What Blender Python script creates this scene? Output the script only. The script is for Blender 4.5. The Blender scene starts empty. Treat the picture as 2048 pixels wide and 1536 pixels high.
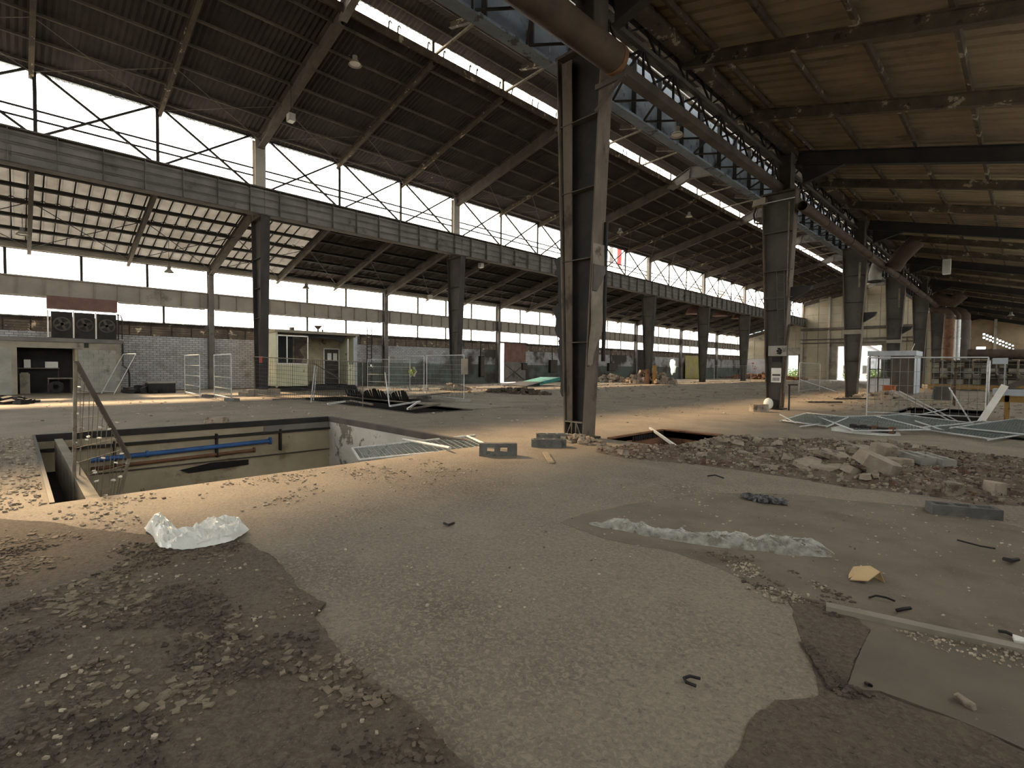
import bpy, bmesh, math, random
from mathutils import Vector, Matrix, noise as mnoise
from math import sin, cos, pi, sqrt, radians, atan2
rnd = random.Random(7)
SC = bpy.context.scene
COL = SC.collection

# ------------------------------------------------------------------ camera
F, TH, PI_, RO, CH = 1012.1, .79374, .03288, .00936, 1.55
_fw = Vector((-sin(TH)*cos(PI_), cos(TH)*cos(PI_), -sin(PI_)))
_r0 = Vector((cos(TH), sin(TH), 0))
_u0 = _r0.cross(_fw)
_r = _r0*cos(RO)+_u0*sin(RO)
_u = -_r0*sin(RO)+_u0*cos(RO)
CP = Vector((0, 0, CH))
cd = bpy.data.cameras.new('camera')
cd.sensor_fit = 'HORIZONTAL'
cd.sensor_width = 36
cd.lens = F/2048*36
cd.clip_start = .05
cd.clip_end = 2000
cam = bpy.data.objects.new('camera', cd)
COL.objects.link(cam)
m = Matrix((_r, _u, -_fw)).transposed().to_4x4()
m.translation = CP
cam.matrix_world = m
SC.camera = cam

# ------------------------------------------------------------------ light
w = bpy.data.worlds.new('world')
SC.world = w
w.use_nodes = True
bg = w.node_tree.nodes['Background']
bg.inputs[0].default_value = (1, .985, .955, 1)
bg.inputs[1].default_value = 7.0
sd = bpy.data.lights.new('sun', 'SUN')
sd.energy = 15
sd.angle = radians(4.5)
sd.color = (1, .68, .38)
sun = bpy.data.objects.new('sun', sd)
COL.objects.link(sun)
sun.rotation_euler = Vector((1, .05, -.60)).to_track_quat('-Z', 'Y').to_euler()
SC.view_settings.view_transform = 'Standard'
SC.view_settings.look = 'None'
SC.view_settings.gamma = 1
SC.view_settings.use_curve_mapping = False
SC.view_settings.exposure = 0.62

# ------------------------------------------------------------------ pixel helpers (a pixel is a direction; the plane it meets gives the distance)
def ray(x, y): return _fw+_r*((x-1024)/F)-_u*((y-768)/F)
def G(x, y, z=0):
    d = ray(x, y); return CP+d*((z-CH)/d.z)
def WX(x, y, X):
    d = ray(x, y); return CP+d*(X/d.x)
def WY(x, y, Y):
    d = ray(x, y); return CP+d*(Y/d.y)

TR, TL, TW, TS, D1, S = -6.97, -27.35, -36.78, -18.48, 8.98, 12.5
XR = 2.46
YB, YE = D1-2*S, D1+7*S
def FY(i): return D1+i*S

# ------------------------------------------------------------------ materials
def lin(c):
    return tuple(((v/255)/12.92 if v <= 10 else (((v/255)+.055)/1.055)**2.4) for v in c)+(1,)
MATS = {}
def mat(name, c1, c2, scale=2., rough=.85, metal=0., bump=.25, bscale=None, c3=None, s3=1.5, t3=.62, w3=.06, spec=.3, st=(1, 1, 1), c4=None, s4=9., t4=.66, detail=8, sw=None):
    """noise blend of two colours, patches of a third and specks of a fourth, with fine relief"""
    M = bpy.data.materials.new(name); M.use_nodes = True
    nt = M.node_tree; N = nt.nodes; L = nt.links
    bs = N['Principled BSDF']
    geo = N.new('ShaderNodeNewGeometry')
    mp = N.new('ShaderNodeMapping'); mp.inputs['Scale'].default_value = st
    L.new(geo.outputs['Position'], mp.inputs['Vector'])
    def noi(s, d=detail, r=.6):
        n = N.new('ShaderNodeTexNoise'); n.inputs['Scale'].default_value = s; n.inputs['Detail'].default_value = d; n.inputs['Roughness'].default_value = r
        L.new(mp.outputs[0], n.inputs['Vector']); return n.outputs['Fac']
    def ramp(f, a, b):
        q = N.new('ShaderNodeMapRange'); q.inputs[1].default_value = a; q.inputs[2].default_value = b; q.interpolation_type = 'SMOOTHSTEP'
        L.new(f, q.inputs[0]); return q.outputs[0]
    def mix(f, a, b):
        q = N.new('ShaderNodeMix'); q.data_type = 'RGBA'
        L.new(f, q.inputs[0])
        for k, v in ((6, a), (7, b)):
            if isinstance(v, tuple): q.inputs[k].default_value = v
            else: L.new(v, q.inputs[k])
        return q.outputs[2]
    col = mix(ramp(noi(scale), .3, .7), lin(c1), lin(c2))
    if c3: col = mix(ramp(noi(s3, 10, .65), t3, t3+w3), col, lin(c3))
    if c4: col = mix(ramp(noi(s4, 4, .6), t4, t4+.04), col, lin(c4))
    if sw:
        n = N.new('ShaderNodeTexNoise'); n.inputs['Scale'].default_value = sw[0]; n.inputs['Detail'].default_value = 7; n.inputs['Roughness'].default_value = .72; n.inputs['Distortion'].default_value = sw[1]
        L.new(mp.outputs[0], n.inputs['Vector'])
        col = mix(ramp(n.outputs['Fac'], .46, .62), col, lin(sw[2])); col = mix(ramp(n.outputs['Fac'], .44, .34), col, lin(sw[3]))
    L.new(col, bs.inputs['Base Color'])
    bs.inputs['Roughness'].default_value = rough
    bs.inputs['Metallic'].default_value = metal
    bs.inputs['Specular IOR Level'].default_value = spec
    if bump:
        b = N.new('ShaderNodeBump'); b.inputs['Strength'].default_value = bump; b.inputs['Distance'].default_value = .03
        L.new(noi(bscale or scale*6, 10, .7), b.inputs['Height']); L.new(b.outputs[0], bs.inputs['Normal'])
    MATS[name] = M
    M['_col'] = 1
    return M
def glass_mat(name, dirt, frac, s=3.):
    M = bpy.data.materials.new(name); M.use_nodes = True
    nt = M.node_tree; N = nt.nodes; L = nt.links
    N.remove(N['Principled BSDF'])
    out = N['Material Output']
    tr = N.new('ShaderNodeBsdfTransparent'); tr.inputs[0].default_value = (.96, .97, .97, 1)
    df = N.new('ShaderNodeBsdfTranslucent'); df.inputs[0].default_value = lin(dirt)
    d2 = N.new('ShaderNodeBsdfDiffuse'); d2.inputs[0].default_value = lin(dirt)
    ad = N.new('ShaderNodeMixShader'); ad.inputs[0].default_value = .3
    L.new(df.outputs[0], ad.inputs[1]); L.new(d2.outputs[0], ad.inputs[2])
    geo = N.new('ShaderNodeNewGeometry')
    n = N.new('ShaderNodeTexNoise'); n.inputs['Scale'].default_value = s; n.inputs['Detail'].default_value = 6
    L.new(geo.outputs['Position'], n.inputs['Vector'])
    q = N.new('ShaderNodeMapRange'); q.inputs[1].default_value = .4; q.inputs[2].default_value = .75; q.inputs[3].default_value = frac*.5; q.inputs[4].default_value = min(1, frac*2.2)
    L.new(n.outputs['Fac'], q.inputs[0])
    mx = N.new('ShaderNodeMixShader'); L.new(q.outputs[0], mx.inputs[0]); L.new(tr.outputs[0], mx.inputs[1]); L.new(ad.outputs[0], mx.inputs[2])
    L.new(mx.outputs[0], out.inputs['Surface'])
    return M
def translucent_mat(name, c, c2, frac=.5):
    M = mat(name, c, c2, scale=1.2, rough=.7, bump=0)
    nt = M.node_tree; N = nt.nodes; L = nt.links
    bs = N['Principled BSDF']; out = N['Material Output']
    t = N.new('ShaderNodeBsdfTranslucent'); t.inputs[0].default_value = lin(c)
    src = bs.inputs['Base Color'].links[0].from_socket
    L.new(src, t.inputs[0])
    mx = N.new('ShaderNodeMixShader'); mx.inputs[0].default_value = frac
    L.new(bs.outputs[0], mx.inputs[1]); L.new(t.outputs[0], mx.inputs[2]); L.new(mx.outputs[0], out.inputs['Surface'])
    return M

m_floor = mat('floor_concrete', (112, 103, 90), (130, 120, 104), scale=1.1, rough=.8, bump=.5, bscale=22, c3=(94, 84, 72), s3=.42, t3=.47, w3=.2, c4=(142, 130, 112), s4=36, t4=.66, spec=.3, sw=(34, .9, (140, 130, 113), (98, 89, 77)))
m_slab = mat('slab_concrete', (112, 106, 92), (142, 134, 116), scale=2.2, rough=.75, bump=.4, bscale=30, c3=(90, 84, 73), s3=1.1, t3=.52, w3=.14, c4=(168, 158, 138), s4=38, t4=.6, spec=.35)
m_crust = mat('dirt_crust', (86, 77, 66), (102, 92, 79), scale=1.6, rough=.95, bump=1.0, bscale=16, c3=(74, 66, 57), s3=.8, t3=.46, w3=.3, c4=(116, 105, 90), s4=70, t4=.6, sw=(30, .5, (108, 98, 84), (66, 59, 51)))
m_smooth = mat('worn_slab', (92, 85, 75), (106, 98, 86), scale=1.4, rough=.7, bump=.2, bscale=30, c3=(76, 68, 60), s3=.9, t3=.55, w3=.2, c4=(122, 113, 99), s4=50, t4=.68)
m_steel = mat('sooty_steel', (62, 57, 52), (84, 77, 69), scale=1.6, rough=.75, metal=.0, bump=.2, c3=(92, 78, 64), s3=1.1, t3=.6, w3=.12, c4=(120, 112, 101), s4=7, t4=.7, st=(1, 1, .5))
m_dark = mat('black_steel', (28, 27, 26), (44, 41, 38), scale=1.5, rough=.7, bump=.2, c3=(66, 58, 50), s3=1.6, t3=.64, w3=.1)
m_girder = mat('grey_girder', (92, 89, 85), (114, 110, 104), scale=1.2, rough=.75, bump=.15, c3=(60, 56, 52), s3=.9, t3=.56, w3=.14)
m_band = mat('pale_girder', (138, 132, 123), (156, 150, 140), scale=.9, rough=.8, bump=.15, c3=(112, 106, 98), s3=.8, t3=.56, w3=.16)
m_flake = mat('flaking_paint', (54, 47, 40), (80, 70, 58), scale=2.2, rough=.85, bump=.4, c3=(150, 140, 122), s3=2.4, t3=.6, w3=.03, st=(1, 1, 1))
m_flakr = mat('flaking_roof_paint', (62, 54, 45), (84, 74, 61), scale=2.2, rough=.85, bump=.5, c3=(146, 136, 117), s3=2.2, t3=.59, w3=.04, c4=(44, 38, 33), s4=3, t4=.62)
m_roof = mat('sooty_roof_sheet', (42, 38, 37), (58, 52, 50), scale=.8, rough=.9, bump=.2, c3=(66, 58, 54), s3=.7, t3=.6, w3=.2, c4=(130, 120, 112), s4=3.4, t4=.74)
m_roofr = mat('brown_roof_sheet', (116, 101, 82), (138, 122, 99), scale=.5, rough=.9, bump=.15, c3=(94, 81, 66), s3=.35, t3=.55, w3=.15)
m_roofp = mat('pale_roof_sheet', (140, 128, 104), (156, 143, 117), scale=.8, rough=.9, bump=.15)
m_trans = translucent_mat('translucent_sheet', (70, 69, 65), (56, 54, 49), .42)
m_blue = mat('pale_blue_paint', (98, 108, 118), (122, 132, 142), scale=1.4, rough=.7, bump=.15, c3=(70, 74, 80), s3=2.4, t3=.56, w3=.05)
m_glass = glass_mat('dirty_glass', (225, 230, 228), .24)
m_cglass = glass_mat('cabin_glass', (90, 98, 96), .22)
m_brick = None
m_conc = mat('old_concrete', (122, 116, 104), (146, 139, 125), scale=1.1, rough=.9, bump=.3, c3=(92, 86, 76), s3=.8, t3=.56, w3=.15)
m_pitw = mat('pit_concrete', (140, 130, 110), (164, 153, 130), scale=.8, rough=.9, bump=.2, c3=(104, 92, 75), s3=.9, t3=.52, w3=.2, c4=(78, 68, 56), s4=2.2, t4=.68)
m_pitwhite = mat('pit_whitewash', (164, 160, 150), (186, 182, 172), scale=1.4, rough=.9, bump=.2, c3=(110, 104, 94), s3=1.4, t3=.55, w3=.06, c4=(80, 70, 60), s4=3, t4=.72)
m_rust = mat('rust', (92, 66, 50), (118, 86, 64), scale=2.4, rough=.9, bump=.3, c3=(60, 44, 36), s3=1.5, t3=.56, w3=.14)
m_duct = mat('rusty_duct', (58, 47, 38), (80, 66, 54), scale=1.2, rough=.8, bump=.15, c3=(44, 37, 31), s3=1.2, t3=.56, w3=.14)
m_bluep = mat('blue_pipe_paint', (44, 78, 128), (58, 96, 150), scale=3, rough=.6, bump=.1, c3=(66, 56, 50), s3=3, t3=.64, w3=.05)
m_galv = mat('galvanised_tube', (168, 170, 168), (190, 192, 190), scale=6, rough=.45, metal=.3, bump=.05, c3=(130, 120, 106), s3=4, t3=.6, w3=.1)
m_oldtube = mat('weathered_tube', (92, 84, 72), (120, 112, 98), scale=5, rough=.6, metal=.2, bump=.1, c3=(80, 56, 40), s3=4, t3=.58, w3=.1)
m_wire = mat('fence_wire', (104, 112, 108), (124, 132, 128), scale=6, rough=.5, metal=.3, bump=0)
m_dwire = mat('dark_fence_wire', (44, 46, 46), (60, 62, 60), scale=6, rough=.6, metal=.2, bump=0)
m_foot = mat('fence_foot_concrete', (78, 78, 76), (104, 103, 98), scale=5, rough=.9, bump=.3, c3=(58, 56, 52), s3=4, t3=.58, w3=.1)
m_stone = mat('broken_concrete', (126, 115, 101), (156, 144, 128), scale=4, rough=.95, bump=.5, c3=(86, 74, 64), s3=3, t3=.54, w3=.1)
m_chip = mat('pale_chips', (142, 131, 114), (184, 173, 154), scale=5, rough=.95, bump=.2, c3=(100, 88, 74), s3=8, t3=.54, w3=.06)
m_chipd = mat('dark_chips', (64, 57, 50), (98, 88, 76), scale=5, rough=.95, bump=.2)
m_rubfine = mat('rubble_bed', (84, 72, 62), (116, 102, 89), scale=5, rough=.95, bump=1, bscale=16, c3=(74, 44, 34), s3=.9, t3=.56, w3=.1, c4=(148, 136, 120), s4=20, t4=.64)
m_plastic = mat('white_plastic', (196, 197, 190), (214, 215, 208), scale=6, rough=.35, bump=0, spec=.5)
m_film = glass_mat('clear_film', (226, 228, 222), .42, 9.)
m_card = mat('cardboard', (170, 146, 108), (188, 164, 124), scale=5, rough=.9, bump=.1)
m_wood = mat('weathered_wood', (140, 126, 104), (166, 150, 124), scale=6, rough=.9, bump=.2, st=(1, 6, 1))
m_strip = mat('grey_strip', (122, 116, 104), (138, 131, 118), scale=4, rough=.6, bump=.1)
m_black = mat('black_rubber', (24, 22, 21), (38, 35, 33), scale=5, rough=.7, bump=.1)
m_teal = mat('teal_paint', (40, 116, 110), (58, 136, 128), scale=3, rough=.6, bump=.1, c3=(60, 60, 56), s3=2, t3=.6)
m_yellow = mat('yellow_paint', (128, 98, 50), (142, 112, 60), scale=3, rough=.6, bump=.1, c3=(120, 86, 50), s3=3, t3=.6)
m_orange = mat('orange_paint', (150, 82, 46), (164, 94, 56), scale=3, rough=.6, bump=.1)
m_red = mat('red_paint', (150, 40, 40), (170, 52, 48), scale=3, rough=.6, bump=.1)
m_white = mat('white_paint', (206, 204, 196), (222, 220, 212), scale=3, rough=.7, bump=.1, c3=(160, 154, 142), s3=2, t3=.62)
m_cab = mat('cream_cabin_panel', (176, 174, 146), (192, 190, 162), scale=2, rough=.7, bump=.1, c3=(124, 116, 96), s3=2, t3=.6, w3=.1)
m_cabin = mat('cabin_inner_board', (150, 138, 112), (172, 160, 134), scale=1.5, rough=.8, bump=.1, c3=(96, 84, 66), s3=1.4, t3=.58, w3=.08)
m_kiosk = mat('kiosk_panel', (150, 156, 160), (170, 176, 180), scale=2, rough=.6, bump=.1)
m_ledge = mat('matt_black', (20, 20, 20), (32, 31, 30), scale=2, rough=.9, bump=.3)  # near-black for pits and scrap, also shade painted in recess and duct
m_endw = mat('end_wall_panel', (136, 128, 110), (156, 147, 127), scale=.5, rough=.9, bump=.15, c3=(126, 115, 95), s3=.5, t3=.56, w3=.18, c4=(96, 86, 70), s4=1.6, t4=.74)
m_block = mat('concrete_block', (132, 130, 122), (152, 149, 140), scale=2, rough=.9, bump=.3, c3=(96, 94, 88), s3=1.6, t3=.56, w3=.14)
m_maroon = mat('maroon_hood', (98, 74, 68), (116, 90, 82), scale=2, rough=.8, bump=.1)
m_leaf = mat('sunlit_leaves', (84, 100, 16), (112, 122, 34), scale=9, rough=.8, bump=.1)
m_grass = mat('green_grass', (64, 84, 40), (84, 100, 52), scale=3, rough=.9, bump=.2)
m_yard = mat('pale_yard', (124, 122, 116), (140, 137, 130), scale=.4, rough=.9, bump=.1)
m_hill = mat('hazy_hill', (84, 100, 108), (94, 110, 114), scale=.02, rough=1, bump=0)
m_render = mat('house_render', (112, 114, 116), (120, 122, 124), scale=.6, rough=.9, bump=.05)
m_tile = mat('grey_roof_tiles', (70, 64, 66), (82, 76, 76), scale=1, rough=.9, bump=.1)
m_glow = mat('lamp_glass', (214, 214, 206), (230, 230, 222), scale=4, rough=.4, bump=0)
m_flower = mat('graffiti_lime', (196, 214, 60), (210, 226, 84), scale=6, rough=.8, bump=0)
m_purp = mat('graffiti_paint', (150, 147, 150), (174, 172, 172), scale=.8, rough=.9, bump=0, c3=(112, 60, 64), s3=.8, t3=.58, w3=.04, c4=(96, 96, 104), s4=1.4, t4=.62)

def wall_material():
    """painted brick: pale above, a dark green-grey dado further down the hall, soot patches, brick courses as fine relief"""
    M = bpy.data.materials.new('painted_brick'); M.use_nodes = True
    nt = M.node_tree; N = nt.nodes; L = nt.links; bs = N['Principled BSDF']
    geo = N.new('ShaderNodeNewGeometry')
    sep = N.new('ShaderNodeSeparateXYZ'); L.new(geo.outputs['Position'], sep.inputs[0])
    cmb = N.new('ShaderNodeCombineXYZ'); L.new(sep.outputs['Y'], cmb.inputs['X']); L.new(sep.outputs['Z'], cmb.inputs['Y'])
    br = N.new('ShaderNodeTexBrick'); L.new(cmb.outputs[0], br.inputs['Vector'])
    br.inputs['Color1'].default_value = lin((178, 180, 182)); br.inputs['Color2'].default_value = lin((156, 158, 160)); br.inputs['Mortar'].default_value = lin((110, 106, 100))
    br.inputs['Scale'].default_value = 1; br.inputs['Brick Width'].default_value = .34; br.inputs['Row Height'].default_value = .13; br.inputs['Mortar Size'].default_value = .014
    def mr(sock, a, b):
        q = N.new('ShaderNodeMapRange'); q.inputs[1].default_value = a; q.inputs[2].default_value = b; L.new(sock, q.inputs[0]); return q.outputs[0]
    def mu(a, b):
        q = N.new('ShaderNodeMath'); q.operation = 'MULTIPLY'; L.new(a, q.inputs[0]); L.new(b, q.inputs[1]); return q.outputs[0]
    def mx(f, a, c):
        q = N.new('ShaderNodeMix'); q.data_type = 'RGBA'; L.new(f, q.inputs[0]); L.new(a, q.inputs[6]); q.inputs[7].default_value = c; return q.outputs[2]
    n = N.new('ShaderNodeTexNoise'); n.inputs['Scale'].default_value = .45; n.inputs['Detail'].default_value = 8; L.new(geo.outputs['Position'], n.inputs['Vector'])
    n2 = N.new('ShaderNodeTexNoise'); n2.inputs['Scale'].default_value = 1.6; n2.inputs['Detail'].default_value = 8; L.new(geo.outputs['Position'], n2.inputs['Vector'])
    col = mx(mr(n2.outputs['Fac'], .52, .8), br.outputs[0], lin((112, 104, 94)))
    dado = mu(mr(sep.outputs['Z'], 1.85, 1.78), mr(sep.outputs['Y'], 12.5, 12.8))
    col = mx(dado, col, lin((84, 92, 86)))
    soot = mu(mr(n.outputs['Fac'], .5, .62), mr(sep.outputs['Y'], 16, 24))
    col = mx(soot, col, lin((62, 56, 52)))
    L.new(col, bs.inputs['Base Color']); bs.inputs['Roughness'].default_value = .9
    b = N.new('ShaderNodeBump'); b.inputs['Strength'].default_value = .4; b.inputs['Distance'].default_value = .02; L.new(br.outputs['Fac'], b.inputs['Height']); b.invert = True
    L.new(b.outputs[0], bs.inputs['Normal'])
    return M
m_brick = wall_material()

# ------------------------------------------------------------------ mesh helpers
class MB:
    def __init__(s): s.v = []; s.f = []; s.sm = False
    def add(s, vs, fs):
        o = len(s.v); s.v += [tuple(v) for v in vs]; s.f += [tuple(i+o for i in f) for f in fs]; return s
    def hexa(s, b, t):
        return s.add(list(b)+list(t), [(3, 2, 1, 0), (4, 5, 6, 7), (0, 1, 5, 4), (1, 2, 6, 5), (2, 3, 7, 6), (3, 0, 4, 7)])
    def box(s, x0, x1, y0, y1, z0, z1):
        return s.hexa([(x0, y0, z0), (x1, y0, z0), (x1, y1, z0), (x0, y1, z0)], [(x0, y0, z1), (x1, y0, z1), (x1, y1, z1), (x0, y1, z1)])
    def obox(s, c, ax, ay, az):
        c, ax, ay, az = map(Vector, (c, ax, ay, az))
        q = [(-1, -1), (1, -1), (1, 1), (-1, 1)]
        return s.hexa([c+ax*a+ay*b-az for a, b in q], [c+ax*a+ay*b+az for a, b in q])
    def bar(s, p, q, a, b=None, up=(0, 0, 1)):
        """rectangular bar from p to q, a across, b along up"""
        p, q = Vector(p), Vector(q); d = (q-p)
        if d.length < 1e-6: return s
        b = a if b is None else b
        up = Vector(up); d0 = d.normalized()
        if abs(d0.dot(up)) > .98: up = Vector((1, 0, 0))
        sd_ = d0.cross(up).normalized(); u2 = sd_.cross(d0)
        return s.obox((p+q)/2, sd_*(a/2), d/2, u2*(b/2))
    def tube(s, p, q, r, n=10, caps=True, r2=None):
        p, q = Vector(p), Vector(q); d = (q-p).normalized(); r2 = r if r2 is None else r2
        a = d.orthogonal().normalized(); b = d.cross(a)
        o = len(s.v)
        for c, rr in ((p, r), (q, r2)):
            for i in range(n):
                t = 2*pi*i/n; s.v.append(tuple(c+a*(rr*cos(t))+b*(rr*sin(t))))
        for i in range(n): s.f.append((o+i, o+(i+1) % n, o+n+(i+1) % n, o+n+i))
        if caps: s.f.append(tuple(o+n-1-i for i in range(n))); s.f.append(tuple(o+n+i for i in range(n)))
        return s
    def path(s, pts, r, n=8):
        pts = [Vector(p) for p in pts]; o = len(s.v); a = None
        for k, p in enumerate(pts):
            d = (pts[min(k+1, len(pts)-1)]-pts[max(k-1, 0)]).normalized()
            if a is None: a = d.orthogonal().normalized()
            a = (a-d*a.dot(d)).normalized(); b = d.cross(a)
            for i in range(n):
                t = 2*pi*i/n; s.v.append(tuple(p+a*(r*cos(t))+b*(r*sin(t))))
        for k in range(len(pts)-1):
            for i in range(n): s.f.append((o+k*n+i, o+k*n+(i+1) % n, o+(k+1)*n+(i+1) % n, o+(k+1)*n+i))
        s.f.append(tuple(o+n-1-i for i in range(n))); e = o+(len(pts)-1)*n; s.f.append(tuple(e+i for i in range(n)))
        return s
    def ring(s, c, ax, r0, r1, h, n=20):
        """annular band: hollow pipe stub between radius r0 and r1, length h along ax"""
        c = Vector(c); d = Vector(ax).normalized(); a = d.orthogonal().normalized(); b = d.cross(a); o = len(s.v)
        for (rr, hh) in ((r0, 0), (r1, 0), (r1, h), (r0, h)):
            for i in range(n):
                t = 2*pi*i/n; s.v.append(tuple(c+d*hh+a*(rr*cos(t))+b*(rr*sin(t))))
        for k in range(4):
            for i in range(n): s.f.append((o+k*n+i, o+k*n+(i+1) % n, o+((k+1) % 4)*n+(i+1) % n, o+((k+1) % 4)*n+i))
        return s
    def ibeam(s, p, q, dep, wid, tf=.03, tw=.02, up=(0, 0, 1)):
        p, q = Vector(p), Vector(q); d0 = (q-p).normalized(); up = Vector(up)
        if abs(d0.dot(up)) > .98: up = Vector((1, 0, 0))
        sd_ = d0.cross(up).normalized(); u2 = sd_.cross(d0)
        s.obox((p+q)/2, sd_*(tw/2), (q-p)/2, u2*(dep/2-tf))
        for k in (-1, 1): s.obox((p+q)/2+u2*(k*(dep/2-tf/2)), sd_*(wid/2), (q-p)/2, u2*(tf/2))
        return s
    def prism(s, poly, vec):
        """planar polygon extruded by vec"""
        n = len(poly); o = len(s.v); vec = Vector(vec)
        s.v += [tuple(p) for p in poly]+[tuple(Vector(p)+vec) for p in poly]
        s.f.append(tuple(o+n-1-i for i in range(n))); s.f.append(tuple(o+n+i for i in range(n)))
        for i in range(n): s.f.append((o+i, o+(i+1) % n, o+n+(i+1) % n, o+n+i))
        return s
    def ball(s, c, rx, ry, rz, nu=14, nv=8):
        c = Vector(c); o = len(s.v)
        for j in range(1, nv):
            t = pi*j/nv
            for i in range(nu): a = 2*pi*i/nu; s.v.append((c.x+rx*sin(t)*cos(a), c.y+ry*sin(t)*sin(a), c.z+rz*cos(t)))
        s.v += [(c.x, c.y, c.z+rz), (c.x, c.y, c.z-rz)]; T_ = o+(nv-1)*nu
        for j in range(nv-2):
            for i in range(nu): s.f.append((o+j*nu+i, o+(j+1)*nu+i, o+(j+1)*nu+(i+1) % nu, o+j*nu+(i+1) % nu))
        for i in range(nu): s.f.append((T_, o+i, o+(i+1) % nu)); s.f.append((T_+1, o+(nv-2)*nu+(i+1) % nu, o+(nv-2)*nu+i))
        return s
    def rock(s, c, sx, sy, sz, rg, n=0):
        """irregular stone: jittered, randomly turned box-like hull"""
        c = Vector(c); a = rg.random()*6.28
        t1, t2 = (rg.random()-.5)*.5, (rg.random()-.5)*.5
        R = Matrix.Rotation(a, 3, 'Z') @ Matrix.Rotation(t1, 3, 'X') @ Matrix.Rotation(t2, 3, 'Y')
        vs = []
        for k in (-1, 1):
            for (x, y) in ((-1, -1), (1, -1), (1, 1), (-1, 1)):
                j = lambda: .6+.4*rg.random()
                vs.append(c+R @ Vector((x*sx*j(), y*sy*j(), k*sz*j())))
        return s.add(vs, [(3, 2, 1, 0), (4, 5, 6, 7), (0, 1, 5, 4), (1, 2, 6, 5), (2, 3, 7, 6), (3, 0, 4, 7)])
    def build(s, name, material, parent=None, org=None, smooth=False):
        if org is None: org = parent['_org'] if parent is not None and '_org' in parent else (0, 0, 0)
        ox, oy, oz = org
        me = bpy.data.meshes.new(name)
        me.from_pydata([(x-ox, y-oy, z-oz) for x, y, z in s.v], [], s.f)
        me.materials.append(material)
        if smooth:
            for p in me.polygons: p.use_smooth = True
            me.set_sharp_from_angle(angle=radians(40))
        me.update()
        ob = bpy.data.objects.new(name, me); COL.objects.link(ob)
        if parent is not None: ob.parent = parent
        else: ob.location = org
        ob['_org'] = tuple(org)
        return ob
def tag(o, label, cat, group=None, kind=None):
    o['label'] = label; o['category'] = cat
    if group: o['group'] = group
    if kind: o['kind'] = kind
    return o
def thing(name, label, cat, loc, group=None):
    o = bpy.data.objects.new(name, None); COL.objects.link(o); o.location = loc; o.empty_display_size = .2
    o['_org'] = tuple(loc)
    return tag(o, label, cat, group)
def struct(name, loc=(0, 0, 0)):
    o = bpy.data.objects.new(name, None); COL.objects.link(o); o.location = loc; o['_org'] = tuple(loc); o['kind'] = 'structure'; return o
def dupe(o, parent, dv=(0, 0, 0)):
    c = o.copy(); COL.objects.link(c); c.parent = parent; c.location = Vector(o.location)+Vector(dv); return c
def one(name, mb, material, label, cat, loc, group=None, smooth=False, kind=None):
    o = mb.build(name, material, None, tuple(loc), smooth); return tag(o, label, cat, group, kind)
def jag(poly, amp, it, rg):
    """roughen a closed outline by midpoint displacement"""
    for k in range(it):
        out = []
        for i in range(len(poly)):
            a = Vector(poly[i]); b = Vector(poly[(i+1) % len(poly)]); out.append(a)
            mpt = (a+b)/2; d = b-a; nrm = Vector((-d.y, d.x, 0))
            ln = min(d.length, 1.2)
            if nrm.length > 1e-9: mpt += nrm.normalized()*((rg.random()-.5)*2*amp*ln)
            out.append(mpt)
        poly = out
    return poly
ORD = ['first', 'second', 'third', 'fourth', 'fifth', 'sixth', 'seventh', 'eighth', 'ninth', 'tenth']
# ================================================================== STRUCTURE
PITS = {'A': (-14.8, -7.5, .28, 6.77), 'B': (-24.2, -14.0, 9.35, 11.7), 'C': (-6.35, -4.95, 9.25, 11.6), 'D': (-3.4, -.95, 20.4, 27.0)}
def floor_build():
    fl = struct('floor')
    xs = sorted({TW-.3, XR+.3}|{p[0] for p in PITS.values()}|{p[1] for p in PITS.values()})
    ys = sorted({YB, YE+.4}|{p[2] for p in PITS.values()}|{p[3] for p in PITS.values()})
    mb = MB()
    for i in range(len(xs)-1):
        for j in range(len(ys)-1):
            cx, cy = (xs[i]+xs[i+1])/2, (ys[j]+ys[j+1])/2
            if any(p[0] < cx < p[1] and p[2] < cy < p[3] for p in PITS.values()): continue
            mb.add([(xs[i], ys[j], 0), (xs[i+1], ys[j], 0), (xs[i+1], ys[j+1], 0), (xs[i], ys[j+1], 0)], [(0, 1, 2, 3)])
    mb.build('floor_surface', m_floor, fl)
    return fl
FLOOR = floor_build()

def pit(key, depth, wallmats, fm):
    x0, x1, y0, y1 = PITS[key]; t = .12
    mw, mn = wallmats
    for nm, bx, mm in (('pit_wall', (x0-t, x0, y0-t, y1+t), mw), ('pit_wall', (x1, x1+t, y0-t, y1+t), mw), ('pit_wall', (x0, x1, y0-t, y0), mw), ('pit_wall', (x0, x1, y1, y1+t), mn)):
        b = MB(); b.box(bx[0], bx[1], bx[2], bx[3], -depth, -.002); b.build(nm, mm, FLOOR)
    b = MB(); b.box(x0-t, x1+t, y0-t, y1+t, -depth-.1, -depth); b.build('pit_floor', fm, FLOOR)
pit('A', 2.6, (m_pitw, m_pitwhite), m_conc)
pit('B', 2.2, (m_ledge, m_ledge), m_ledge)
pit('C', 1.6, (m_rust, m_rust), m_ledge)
pit('D', 2.0, (m_conc, m_dark), m_ledge)

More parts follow.
